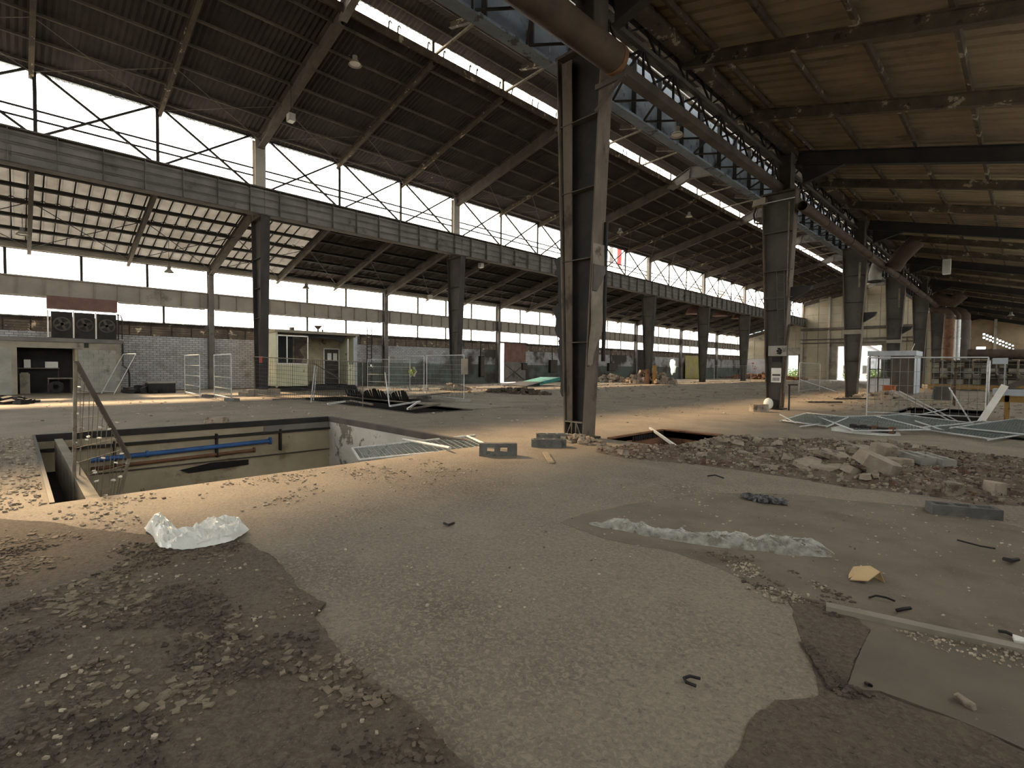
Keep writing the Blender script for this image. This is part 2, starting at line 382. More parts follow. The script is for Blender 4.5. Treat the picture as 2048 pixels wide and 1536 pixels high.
def pit_a_fittings():
    x0, x1, y0, y1 = PITS['A']
    # steel angle rim round the edge
    for bx in ((x0-.1, x0+.015, y0, y1), (x0, x1, y1-.015, y1+.1), (x0-.1, x1, y0-.03, y0+.015)):
        b = MB(); b.box(bx[0], bx[1], bx[2], bx[3], -.14, .012); b.build('rim_angle', m_dark if bx[0] < x0 else m_steel, FLOOR)
    # shelf and rails on the far wall
    b = MB(); b.box(x0, x0+.1, y0, y1, -.36, -.30); b.build('wall_rail', m_dark, FLOOR)
    b = MB(); b.box(x0, x0+.05, y0, y1, -.98, -.95); b.build('wall_rail', m_steel, FLOOR)
    b = MB(); b.box(x0, x0+.06, 4.9, y1-.02, -.30, -.14); b.build('cover_plate', m_girder, FLOOR)
    b = MB(); b.box(x0, x0+.03, 3.2, y1, -1.72, -1.70); b.build('wall_joint', m_dark, FLOOR)
    b = MB(); b.prism([(x0+.012, 2.9, -1.1), (x0+.012, 3.1, -1.2), (x0+.012, 4.5, -1.16), (x0+.012, 4.5, -1.02), (x0+.012, 3.6, -1.0)], (.03, 0, 0)); b.build('recess_shade', m_ledge, FLOOR)  # flat black plate on the wall, painting the shade of a recess
    b = MB(); b.box(x0, x0+.08, 2.78, 2.84, -2.6, -1.55); b.build('wall_strut', m_dark, FLOOR)
    for px, w in ((5.3, .04), (3.7, .04), (1.6, .04)):
        b = MB(); b.box(x0, x0+.16, px, px+w, -.85, -.25); b.build('pipe_bracket', m_dark, FLOOR)
    # stepped ledge at the near-left end
    b = MB(); b.box(x0+.4, x1, y0+.3, y0+.43, -2.5, -.06); b.build('ledge_beam', m_conc, FLOOR)
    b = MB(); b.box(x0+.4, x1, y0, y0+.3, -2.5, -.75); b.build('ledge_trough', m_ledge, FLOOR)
    pA = thing('blue_pipe', 'blue painted pipe along the far wall of the big pit', 'pipe', (x0+.14, y0+.9, -.62))
    b = MB(); b.tube((x0+.14, y0+.9, -.62), (x0+.14, 5.0, -.55), .055, 12); b.build('pipe_run', m_bluep, pA, smooth=True)
    b = MB(); b.tube((x0+.14, 5.0, -.55), (x0+.14, 5.05, -.55), .1, 14); b.build('flange', m_bluep, pA, smooth=True)
    b = MB(); b.tube((x0+.14, 2.2, -.6), (x0+.14, 2.25, -.6), .08, 14); b.build('flange', m_bluep, pA, smooth=True)
    pB = thing('rusty_pipe', 'thin rusty pipe below the blue pipe in the pit', 'pipe', (x0+.12, y0+.9, -.82))
    b = MB(); b.tube((x0+.12, y0+.9, -.82), (x0+.12, 4.6, -.76), .04, 10); b.build('pipe_run', m_rust, pB, smooth=True)
    b = MB(); b.tube((x0+.12, 4.6, -.76), (x0+.12, 4.64, -.76), .075, 12); b.build('flange', m_rust, pB, smooth=True)
pit_a_fittings()
def pit_c_rim():
    x0, x1, y0, y1 = PITS['C']
    b = MB(); b.box(x0-.06, x0, y0, y1, -.1, .04); b.build('rim_angle', m_rust, FLOOR)
    b = MB(); b.box(x0, x1, y1, y1+.25, -.16, .03); b.build('rim_angle', m_rust, FLOOR)
    for k in range(16):
        y = y0+.9+k*.09
        b = MB(); b.box(x0, x0+.03, y, y+.035, -.14, -.02); b.build('rim_tooth', m_dark, FLOOR)
    x0, x1, y0, y1 = PITS['B']
    for bx in ((x0, x1, y0-.08, y0), (x1, x1+.1, y0, y1), (x0, x1, y1, y1+.1)):
        b = MB(); b.box(bx[0], bx[1], bx[2], bx[3], -.1, .02); b.build('rim_angle', m_steel, FLOOR)
    b = MB(); b.box(-20.2, -14, y1+.15, y1+2.0, .0, .03); b.build('cover_slab', m_conc, FLOOR)
    x0, x1, y0, y1 = PITS['D']
    b = MB(); b.box(x0-.06, x0, y0, y1, -.1, .03); b.box(x0, x1, y1, y1+.1, -.1, .03); b.build('rim_angle', m_steel, FLOOR)
pit_c_rim()

# worn floor layers near the camera: outlines traced on the ground
def layer(name, px, mt, z, amp=.05, it=4, seed=1, extra=()):
    rg = random.Random(seed)
    poly = [Vector((G(x, y).x, G(x, y).y, 0)) for x, y in px]+[Vector((x, y, 0)) for x, y in extra]
    poly = jag(poly, amp, it, rg)
    bm = bmesh.new()
    vs = [bm.verts.new((p.x, p.y, z)) for p in poly]
    es = [bm.edges.new((vs[i], vs[(i+1) % len(vs)])) for i in range(len(vs))]
    bmesh.ops.triangle_fill(bm, use_beauty=True, edges=es)
    low = [bm.verts.new((p.x, p.y, -.001)) for p in poly]
    for i in range(len(vs)):
        j = (i+1) % len(vs); bm.faces.new((vs[i], low[i], low[j], vs[j]))
    bmesh.ops.recalc_face_normals(bm, faces=bm.faces)
    me = bpy.data.meshes.new(name); bm.to_mesh(me); bm.free()
    me.materials.append(mt)
    o = bpy.data.objects.new(name, me); COL.objects.link(o); o.parent = FLOOR; o['_org'] = (0, 0, 0)
    return o
layer('dirt_crust', [(500, 1092), (545, 1118), (600, 1185), (652, 1212), (628, 1236), (672, 1300), (705, 1335), (800, 1405), (880, 1490), (960, 1560), (985, 1700)], m_crust, .024, .07, 5, 3, extra=[(-.9, .2), (-3.0, -2.5), (-7.2, -3.0), (-7.3, -.4), (-6.5, .25)])
layer('dirt_crust', [(1455, 1536), (1492, 1478), (1548, 1408), (1640, 1396), (1690, 1390), (1760, 1394), (1880, 1438), (2060, 1518), (2200, 1570), (2150, 1760), (1480, 1640)], m_crust, .02, .08, 5, 8)
layer('worn_slab', [(1690, 1384), (1715, 1320), (1742, 1262), (1900, 1292), (2090, 1335), (2330, 1385), (2330, 1590), (2060, 1510), (1880, 1432), (1760, 1388)], m_smooth, .016, .02, 3, 9)
m_dust = mat('trodden_dirt', (104, 95, 82), (120, 110, 96), scale=1.5, rough=.9, bump=.5, bscale=24, c3=(92, 83, 71), s3=.9, t3=.5, w3=.2, c4=(134, 123, 107), s4=50, t4=.64)
layer('trodden_dirt', [(1330, 1100), (1400, 1122), (1560, 1195), (1650, 1222), (1720, 1255), (2100, 1335), (2350, 1370), (2350, 1120), (2060, 1060), (1900, 1020), (1600, 990), (1420, 985), (1250, 1010), (1120, 1045), (1200, 1075)], m_dust, .003, .07, 5, 12)
layer('dirt_crust', [(1560, 1180), (1640, 1392), (1690, 1384), (1742, 1262), (1680, 1215)], m_crust, .006, .08, 4, 10)

# ------------------------------------------------------------------ corrugated roofs
def sheet_mesh(mb, a, b, y0, y1, per, amp, kind='sin'):
    (xa, za), (xb, zb) = a, b
    d = Vector((xb-xa, 0, zb-za)); nrm = Vector((-d.z, 0, d.x)).normalized()
    if nrm.z < 0: nrm = -nrm
    n = int(round((y1-y0)/per)); o = len(mb.v); pts = []
    if kind == 'sin':
        for k in range(n*4+1): pts.append((y0+(y1-y0)*k/(n*4), amp*(0, 1, 0, -1)[k % 4]))
    else:
        for k in range(n):
            yy = y0+per*k
            pts += [(yy, 0), (yy+per*.62, 0), (yy+per*.7, amp), (yy+per*.92, amp)]
        pts.append((y1, 0))
    for (yy, h) in pts:
        for (x, z) in (a, b):
            p = Vector((x, yy, z))+nrm*h; mb.v.append(tuple(p))
    for k in range(len(pts)-1): mb.f.append((o+2*k, o+2*k+1, o+2*k+3, o+2*k+2))
def roof(ceil, low, high, mats, per, amp, kind, rows, npur, raf_d, pur_mat, raf_mat, pw=.08, ph=.14, first=-2, rafters=True):
    (xa, za), (xb, zb) = low, high
    T3 = S/3
    protos = {}
    d = Vector((xb-xa, 0, zb-za)); nrm = Vector((-d.z, 0, d.x)).normalized()
    if nrm.z < 0: nrm = -nrm
    for k in range(27):
        ia = k/3+first
        mt = mats(k, ia)
        for r in range(rows):
            key = (mt.name, r)
            if key not in protos:
                b = MB(); f0, f1 = r/rows-.006, (r+1)/rows+.006; off = .012*(r % 2)
                sheet_mesh(b, (xa+d.x*f0, za+d.z*f0+off), (xa+d.x*f1, za+d.z*f1+off), YB, YB+T3+.02, per, amp, kind)
                protos[key] = (b.build('roof_sheet', mt, ceil), k)
            else:
                o, k0 = protos[key]; dupe(o, ceil, (0, (k-k0)*T3, 0))
                continue
            if k: protos[key][0].location.y += k*T3
    # purlins, one length per bay
    p0 = None
    for j in range(npur):
        fr = (j+.5)/npur if npur > 1 else .5
        c = Vector((xa, 0, za))+d*fr-nrm*(amp+ph/2)
        b = MB(); b.obox((c.x, YB+S/2, c.z), d.normalized()*(pw/2), (0, S/2, 0), nrm*(ph/2))
        p0 = b.build('purlin', pur_mat, ceil)
        for k in range(1, 9): dupe(p0, ceil, (0, k*S, 0))
    if rafters:
        off = nrm*(amp+ph+raf_d/2)
        b = MB(); b.ibeam(Vector((xa, YB, za))-off+d*.005, Vector((xb, YB, zb))-off-d*.005, raf_d, .16)
        p = b.build('rafter', raf_mat, ceil); first_=True
        for k in range(27):
            if k % 3 == 0: continue
            if first_: p.location.y += k*T3; k0 = k; first_ = False
            else: dupe(p, ceil, (0, (k-k0)*T3, 0))
CEIL_N = struct('ceiling')
NL, NH = (-27.75, 12.98), (-18.48, 15.0)
roof(CEIL_N, NL, NH, lambda k, i: m_roof, .21, .028, 'sin', 3, 7, .26, m_steel, m_flake, .06, .10)
CR, CE = (-17.2, 15.95), (-6.6, 12.95)
roof(CEIL_N, CE, CR, lambda k, i: m_roof, .21, .028, 'sin', 3, 7, .22, m_steel, m_flake, .06, .10)
roof(CEIL_N, (-18.52, 15.66), (-17.18, 15.98), lambda k, i: m_roof, .21, .028, 'sin', 1, 1, .1, m_steel, m_steel, .06, .06, rafters=False)
CEIL_L = struct('ceiling')
AL, AH = (-37.1, 7.72), (-27.4, 10.25)
def left_mats(k, ia): return m_trans if ia < .28 else m_roof
roof(CEIL_L, AL, AH, left_mats, .52, .05, 'trap', 2, 7, .34, m_dark, m_steel, .12, .16)
CEIL_R = struct('ceiling')
RL, RH = (2.8, 7.72), (-6.75, 10.25)
roof(CEIL_R, RL, RH, lambda k, i: m_roofp if k in (10, 13, 16, 19) else m_roofr, .45, .06, 'trap', 3, 6, .34, m_flakr, m_flakr, .09, .13)

for k in range(30):
    yy = -2.6+k*.5208
    if yy < 12.4:
        d_ = Vector((AH[0]-AL[0], 0, AH[1]-AL[1])); n_ = Vector((-d_.z, 0, d_.x)).normalized(); c_ = Vector(((AL[0]+AH[0])/2, yy, (AL[1]+AH[1])/2))-n_*.03
        b = MB(); b.obox(c_, d_*.495, (0, .028, 0), n_*.022); b.build('sheet_rib', m_dark, CEIL_L)
# main frames
def frames():
    nv = Vector((NL[1]-NH[1], 0, NH[0]-NL[0])).normalized()
    for i in range(-2, 8):
        y = FY(i)
        b = MB(); b.ibeam((-27.3, y, 12.68), (-18.55, y, 14.68), .62, .30, .03, .02); f0 = b.build('main_rafter', m_steel, CEIL_N)
        # cranked piece over the ridge, cut from plate
        b = MB()
        web = [(-18.7, y-.012, 14.62), (-18.35, y-.012, 15.02), (-16.9, y-.012, 15.62), (-15.9, y-.012, 15.50), (-7.3, y-.012, 12.76), (-7.3, y-.012, 12.2), (-15.5, y-.012, 14.78), (-17.0, y-.012, 14.86), (-18.3, y-.012, 14.42)]
        b.prism(web, (0, .024, 0))
        for (p, q) in ((1, 2), (2, 3), (3, 4), (5, 6), (6, 7), (7, 8)):
            b.bar(Vector(web[p])+Vector((0, .012, 0)), Vector(web[q])+Vector((0, .012, 0)), .28, .03, up=(0, 0, 1))
        for (p, q) in ((2, 7), (3, 6)):
            b.bar(Vector(web[p])+Vector((0, .012, 0)), Vector(web[q])+Vector((0, .012, 0)), .22, .025)
        b.build('ridge_haunch', m_girder, CEIL_N)
        b = MB(); b.ibeam((-36.6, y, 7.38), (-27.6, y, 9.78), .5, .26); b.build('main_rafter', m_steel, CEIL_L)
        b = MB(); b.ibeam((2.3, y, 7.38), (-6.4, y, 9.62), .5, .26)
        b.prism([(-6.2, y-.012, 9.35), (-4.8, y-.012, 8.98), (-6.2, y-.012, 8.6)], (0, .024, 0)); b.bar((-4.8, y, 8.98), (-6.2, y, 8.6), .24, .03)
        b.build('main_rafter', m_dark, CEIL_R)
frames()
def ridge_light():
    """the glazed slot under the ridge cap: sill beam, posts, brackets, struts, panes"""
    for k in range(27):
        y0 = YB+k*S/3; y1 = y0+S/3
        if k < 3: continue
        b = MB(); b.box(-18.44, -18.43, y0+.04, y1-.04, 15.04, 15.64); b.build('skylight_pane', m_glass, CEIL_N)
        b = MB(); b.box(-18.5, -18.40, y0-.05, y0+.06, 15.0, 15.64); b.build('skylight_post', m_steel, CEIL_N)
        if k % 3:
            b = MB(); b.bar((-18.2, y0, 14.98), (-15.2, y0, 15.12), .1, .08); b.build('strut', m_oldtube, CEIL_N)
        for j, q in enumerate((.1, .45, .55, .9)):
            yy = y0+(y1-y0)*q
            b = MB(); b.path([(-18.25, yy, 14.98), (-18.2, yy, 15.25), (-18.3, yy+.12, 15.38), (-18.42, yy+.25, 15.40)], .03, 5); b.build('bracket', m_dark, CEIL_N)
    for i in range(-1, 7):
        y0, y1 = FY(i), FY(i+1)
        b = MB(); b.box(-18.62, -18.26, y0+.02, y1-.02, 14.92, 15.02); b.box(-18.28, -18.24, y0+.02, y1-.02, 14.72, 15.03); b.build('skylight_sill', m_flake, CEIL_N)
        # purlin ties and wind bracing under the left slope
        for q in range(3):
            ya = y0+S/3*q; yb = ya+S/3
            b = MB(); b.bar((-27.2, ya, 12.75), (-24.3, yb, 13.42), .025); b.build('wind_brace', m_steel, CEIL_N)
            b = MB(); b.bar((-24.3, ya, 13.42), (-27.2, yb, 12.75), .025); b.build('wind_brace', m_steel, CEIL_N)
            b = MB(); b.bar((-36.3, ya, 7.5), (-31.5, yb, 8.75), .03); b.bar((-31.5, ya, 8.75), (-36.3, yb, 7.5), .03); b.build('wind_brace', m_dark, CEIL_L)
ridge_light()

# ------------------------------------------------------------------ walls and windows
WN = [0]
def window(x, y0, y1, z0, z1, n, mt_bar=None, rails=(), bars=.05, cross=False, holes=()):
    WN[0] += 1
    W_ = struct('window_%d' % WN[0], (x, (y0+y1)/2, z0))
    wd = (y1-y0)/n
    mt_bar = mt_bar or m_dark
    zs = [z0]+list(rails)+[z1]
    for k in range(n):
        for j in range(len(zs)-1):
            if (k, j) in holes: continue
            b = MB(); b.box(x-.004, x+.004, y0+wd*k+.02, y0+wd*(k+1)-.02, zs[j]+.02, zs[j+1]-.02); b.build('pane', m_glass, W_)
        if k: b = MB(); b.box(x-bars/2, x+bars/2, y0+wd*k-bars/2, y0+wd*k+bars/2, z0, z1); b.build('mullion', mt_bar, W_)
        if cross:
            for s_ in (0, 1):
                b = MB(); b.bar((x+.14, y0+wd*k+.12, (z0, z1)[s_]), (x+.14, y0+wd*(k+1)-.12, (z1, z0)[s_]), .085); b.build('cross_brace', mt_bar, W_)
    for r_ in rails:
        b = MB(); b.box(x-.03, x+.03, y0, y1, r_-.034, r_+.034); b.build('rail', mt_bar, W_)
    b = MB(); b.box(x-.05, x+.05, y0, y1, z0-.03, z0+.03); b.box(x-.05, x+.05, y0, y1, z1-.03, z1+.03); b.build('window_frame', mt_bar, W_)
    return W_
for i in range(-2, 7):
    y0, y1 = FY(i)+.28, FY(i+1)-.28
    window(-27.5, y0, y1, 10.42, 12.95, 3, rails=(11.05, 11.42), bars=.12, cross=True, holes=((1, 2),) if i == 2 else ())
    window(-6.82, y0, y1, 10.62, 12.6, 3, rails=(11.5,), bars=.08)
    window(TW, y0, y1, 6.08, 7.46, 4, bars=.12)
    if i == -1:
        window(TW, y0, WX(100, 610, TW).y, 3.98, 5.05, 2, bars=.11)
        window(TW, WX(236, 610, TW).y, y1, 3.98, 5.05, 2, bars=.11)
    else: window(TW, y0, y1, 3.98, 5.05, 4, bars=.11)
    window(XR, y0, y1, 6.08, 7.46, 4, bars=.12)
    window(XR, y0, y1, 3.98, 5.05, 4, bars=.11)

WL = struct('wall_left'); WR = struct('wall_right'); WF = struct('wall_far'); WB = struct('wall_back')
def panel_holes(name, mt, parent, x, t, y0, y1, z0, z1, holes):
    bm = bmesh.new()
    def loop(pts): 
        vs = [bm.verts.new((x, p[0], p[1])) for p in pts]
        return [bm.edges.new((vs[i], vs[(i+1) % len(vs)])) for i in range(len(vs))]
    es = loop([(y0, z0), (y1, z0), (y1, z1), (y0, z1)])
    for h in holes: es += loop(h)
    bmesh.ops.triangle_fill(bm, use_beauty=True, edges=es)
    g = bmesh.ops.extrude_face_region(bm, geom=bm.faces[:])
    bmesh.ops.translate(bm, vec=(-t, 0, 0), verts=[v for v in g['geom'] if isinstance(v, bmesh.types.BMVert)])
    bmesh.ops.recalc_face_normals(bm, faces=bm.faces)
    me = bpy.data.meshes.new(name); bm.to_mesh(me); bm.free(); me.materials.append(mt)
    o = bpy.data.objects.new(name, me); COL.objects.link(o); o.parent = parent; return o
def blob(cy, cz, ry, rz, n, amp, seed):
    rg = random.Random(seed)
    return [(cy+ry*cos(2*pi*k/n)*(1+amp*(rg.random()-.5)), cz+rz*sin(2*pi*k/n)*(1+amp*(rg.random()-.5))) for k in range(n)]
flower_c = WX(825, 743, TW)
hole_c = WX(1346, 733, TW); hole_d = WX(1360, 736, TW); hole_e = WX(744, 731, TW)
GATES = {2: (33.98+.35, 37.9), 4: (58.98+.3, 62.4)}
def outer_wall(parent, x, sgn, left):
    """sgn +1: the hall lies towards +x"""
    t = .25*sgn
    for i in range(-2, 7):
        y0, y1 = FY(i), FY(i+1)
        segs = [(y0, y1)]
        if left and i in GATES: segs = [(y0, GATES[i][0]), (GATES[i][1], y1)]
        for (a, b_) in segs:
            hs = []
            if left:
                for c, ry, rz, n, am, sd_ in ((flower_c, .42, .44, 30, 0, 1), (hole_c, .85, 1.25, 18, .5, 2), (hole_d, .35, .45, 12, .5, 3), (hole_e, .1, .14, 9, .4, 4)):
                    if a < c.y-ry and c.y+ry < b_:
                        if am == 0: hs.append([(c.y+ry*(1+.16*cos(6*q))*cos(q), c.z+rz*(1+.16*cos(6*q))*sin(q)) for q in [2*pi*k/n for k in range(n)]])
                        else: hs.append(blob(c.y, c.z, ry, rz, n, am, sd_))
            panel_holes('brick_panel', m_brick, parent, x, t, a, b_, -.05, 3.27, hs)
            # louvres: slats on thin uprights
            n = max(1, int((b_-a)/1.04))
            for q in range(n+1):
                yy = a+(b_-a)*q/n
                m_ = MB(); m_.box(x-.04, x+.04, yy-.03, yy+.03, 3.27, 3.97); m_.build('louver_upright', m_dark if left else m_steel, parent)
            for q in range(6):
                z = 3.30+q*.14
                m_ = MB(); m_.obox((x, (a+b_)/2, z), (.045*sgn, 0, -.074), (0, (b_-a)/2, 0), (.006*sgn, 0, .004)); m_.build('louver_slat', m_flake if left else m_steel, parent)
        # band girder with stiffeners
        m_ = MB(); m_.box(x-.12*sgn, x+.02*sgn, y0, y1, 5.08, 6.06); m_.box(x, x+.22*sgn, y0, y1, 5.06, 5.12); m_.box(x, x+.22*sgn, y0, y1, 6.02, 6.08)
        m_.build('band_girder', m_band, parent)
        for q in range(12):
            yy = y0+(q+.5)*S/12
            m_ = MB(); m_.box(x, x+.16*sgn, yy-.01, yy+.01, 5.12, 6.02); m_.build('stiffener', m_band, parent)
        m_ = MB(); m_.box(x-.1*sgn, x+.2*sgn, y0, y1, 7.46, 7.82); m_.build('eaves_beam', m_band, parent)
    for i in range(-2, 8):
        y = FY(i)
        m_ = MB(); m_.ibeam((x+.22*sgn, y, -.05), (x+.22*sgn, y, 7.7), .42, .3, .025, .02, up=(1, 0, 0)); m_.build('wall_post', m_girder, parent)
outer_wall(WL, TW, 1, True)
outer_wall(WR, XR, -1, False)

def end_walls():
    # far wall: gable-shaped backing with two openings, concrete panels proud of it
    Y = YE+.05; t = .25
    prof = [(TW, 0), (TW, 7.7), (TL, 10.2), (TL, 13.05), (-18.5, 15.2), (-18.5, 15.55), (-17.2, 15.95), (TR, 13.0), (TR, 10.2), (XR, 7.7), (XR, 0)]
    ops = [(-29.35, -27.75, 4.05), (-21.9, -16.0, 5.5)]
    def top(x):
        for (a, b) in zip(prof[1:-1], prof[2:-1]):
            if a[0] <= x <= b[0] and b[0] > a[0]: return a[1]+(b[1]-a[1])*(x-a[0])/(b[0]-a[0])
        return 8
    xs = sorted({TW, TL, -18.5, -17.2, TR, XR}|{o[0] for o in ops}|{o[1] for o in ops})
    for a, b in zip(xs[:-1], xs[1:]):
        z0 = -.05
        for o in ops:
            if o[0] <= (a+b)/2 <= o[1]: z0 = o[2]
        e = 1e-4
        m_ = MB(); m_.prism([(a, Y, z0), (b, Y, z0), (b, Y, top(b-e)), (a, Y, top(a+e))], (0, t, 0))
        if a < TR-.1: m_.build('wall_backing', m_conc, WF)
    pw, ph = 1.7, 1.35
    x = TW+.1
    while x < TR-.4:
        z = .02
        while z < 15:
            x1, z1 = min(x+pw, TR), z+ph
            if z1 < min(top(x), top(x1))-.1 and not any(o[0]-.05 < x1 and x < o[1]+.05 and z < o[2]+.05 for o in ops):
                m_ = MB(); m_.box(x+.035, x1-.035, Y-.07, Y, z+.03, z1-.03); m_.build('wall_panel', m_endw, WF)
            z += ph
        x += pw
    for o in ops:
        m_ = MB(); m_.box(o[0]-.2, o[0], Y-.12, Y+t, 0, o[2]+.2); m_.box(o[1], o[1]+.2, Y-.12, Y+t, 0, o[2]+.2); m_.box(o[0]-.2, o[1]+.2, Y-.12, Y+t, o[2], o[2]+.25); m_.build('door_surround', m_conc, WF)
    for xx in (-31.9, -27.2, -23.2, -15.2, -11.2, -7.2, -3.2):
        m_ = MB(); m_.ibeam((xx, Y-.2, 0), (xx, Y-.2, top(xx)-.4), .3, .3, up=(0, 1, 0)); m_.build('wall_post', m_band, WF)
    for zz, h_ in ((8.2, .4), (6.6, .16), (6.0, .16)):
        m_ = MB(); m_.box(TL, TR, Y-.45, Y-.06, zz, zz+h_); m_.build('wall_beam', m_steel, WF)
    # aisle end sheet pierced by a double row of small lights and a slit
    bm = bmesh.new()
    def loop(pts):
        vs = [bm.verts.new((p[0], Y, p[1])) for p in pts]; return [bm.edges.new((vs[i], vs[(i+1) % len(vs)])) for i in range(len(vs))]
    es = loop([(TR, -.05), (XR, -.05), (XR, 7.7), (TR, 10.2)])
    for r_ in range(2):
        for k in range(10):
            q = WY(1968+k*6.4, 668.5+k*2.55+r_*7, Y); h_ = .11
            es += loop([(q.x-h_, q.z-h_), (q.x+h_, q.z-h_), (q.x+h_, q.z+h_), (q.x-h_, q.z+h_)])
    p0, p1 = WY(1953, 694, Y), WY(1971, 699, Y); es += loop([(p0.x, p1.z), (p1.x, p1.z), (p1.x, p0.z), (p0.x, p0.z)])
    bmesh.ops.triangle_fill(bm, use_beauty=True, edges=es)
    me = bpy.data.meshes.new('wall_backing'); bm.to_mesh(me); bm.free(); me.materials.append(m_roofr)
    o = bpy.data.objects.new('wall_backing', me); COL.objects.link(o); o.parent = WF
    for k in range(12):
        m_ = MB(); m_.box(TR+.2+k*.75, TR+.2+k*.75+.62, Y-.05, Y, 0, 4.3); m_.build('wall_sheet', m_roofp, WF)
    # back wall behind the camera, mostly a wide doorway
    Yb = YB-.05
    for a, b, z0 in ((TW, -24, -.05), (-24, -12, 6), (-12, XR, -.05)):
        zt = 7.6 if (a == TW or b == XR) else 12
        m_ = MB(); m_.box(a, b, Yb-t, Yb, z0, 12.5 if a == -24 else 7.7); m_.build('wall_backing', m_conc, WB)
    m_ = MB(); m_.prism([(p[0], Yb-t, max(p[1], 7.6)) for p in prof[1:-1]], (0, t, 0)); m_.build('wall_backing', m_conc, WB)
end_walls()
# ================================================================== STEEL COLUMNS AND CRANE GIRDERS
m_web = mat('lit_sooty_web', (64, 61, 57), (84, 80, 74), scale=1.1, rough=.75, bump=.2, c3=(48, 45, 42), s3=.7, t3=.52, w3=.2, st=(1, 1, .6))  # lighter grey for webs that catch light; light put into the colour
m_edge = mat('worn_flange', (78, 70, 61), (100, 90, 79), scale=2.2, rough=.8, bump=.3, c3=(58, 51, 45), s3=1.6, t3=.55, w3=.12, st=(1, 1, .5))
m_lcol = mat('dark_far_column', (46, 44, 43), (64, 61, 58), scale=1.6, rough=.75, bump=.2, c3=(36, 34, 33), s3=.6, t3=.5, w3=.2, st=(1, 1, .5))
def column(x, y, d0, d1, ztop, label, group, sgn, mt=None, post_top=12.9, flw=.42):
    """tapered H-column: flanges across x, web in the x-z plane; a slimmer post carries on to the eaves"""
    mt = mt or m_steel
    c = thing('steel_column', label, 'column', (x, y, 0), group)
    tf = .035
    for s_ in (-1, 1):
        b = MB()
        b.hexa([(x+s_*d0/2-tf/2, y-flw/2, 0), (x+s_*d0/2+tf/2, y-flw/2, 0), (x+s_*d0/2+tf/2, y+flw/2, 0), (x+s_*d0/2-tf/2, y+flw/2, 0)],
               [(x+s_*d1/2-tf/2, y-flw/2, ztop), (x+s_*d1/2+tf/2, y-flw/2, ztop), (x+s_*d1/2+tf/2, y+flw/2, ztop), (x+s_*d1/2-tf/2, y+flw/2, ztop)])
        b.build('flange', m_edge if x > -10 else mt, c)
    b = MB(); b.prism([(x-d0/2, y-.012, 0), (x+d0/2, y-.012, 0), (x+d1/2, y-.012, ztop), (x-d1/2, y-.012, ztop)], (0, .024, 0)); b.build('web', m_dark if 'nearest' in label else m_web, c)  # nearest web kept near black: the recess's shade put into its colour
    for z in (.35, 2.1, 3.9, 5.4, 6.9):
        d = d0+(d1-d0)*z/ztop
        b = MB(); b.box(x-d/2+.02, x+d/2-.02, y-flw/2+.02, y+flw/2-.02, z, z+.02); b.build('stiffener', mt, c)
    b = MB(); b.box(x-d0/2-.12, x+d0/2+.12, y-flw/2-.08, y+flw/2+.08, -.02, .04); b.build('base_plate', m_dark, c)
    b = MB(); b.box(x-d1/2-.05, x+d1/2+.05, y-flw/2, y+flw/2, ztop-.03, ztop+.03); b.build('cap_plate', mt, c)
    if post_top:
        px = x+sgn*.18
        b = MB(); b.ibeam((px, y, ztop), (px, y, post_top), .5, .5, .03, .02, up=(1, 0, 0)); b.build('upper_post', m_band if x < -20 else mt, c)  # far-row posts paler: light from outside put into their colour
    return c
NEAR = []
for i in range(0, 7):
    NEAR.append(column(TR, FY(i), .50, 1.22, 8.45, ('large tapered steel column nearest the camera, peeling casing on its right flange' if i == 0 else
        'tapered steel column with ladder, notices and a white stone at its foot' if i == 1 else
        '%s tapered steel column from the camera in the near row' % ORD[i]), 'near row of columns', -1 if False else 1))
for i in range(-1, 7):
    if i == 2: lab = 'tapered steel column of the far row hidden mostly behind the nearest column'
    elif i == -1: lab = None
    else: lab = ['dark tapered column beside the wrecked cabin', 'steel column standing behind the mesh fence right of the cabin', '', 'steel column with a yellow post and rubble heap at its foot', 'steel column in front of the yellow wall patch', 'steel column of the far row just right of the three maroon hoods', 'last steel column of the far row before the end wall'][i]
    if lab: column(TL, FY(i), .56, 1.46, 8.9, lab, 'far row of columns', -1, m_lcol)

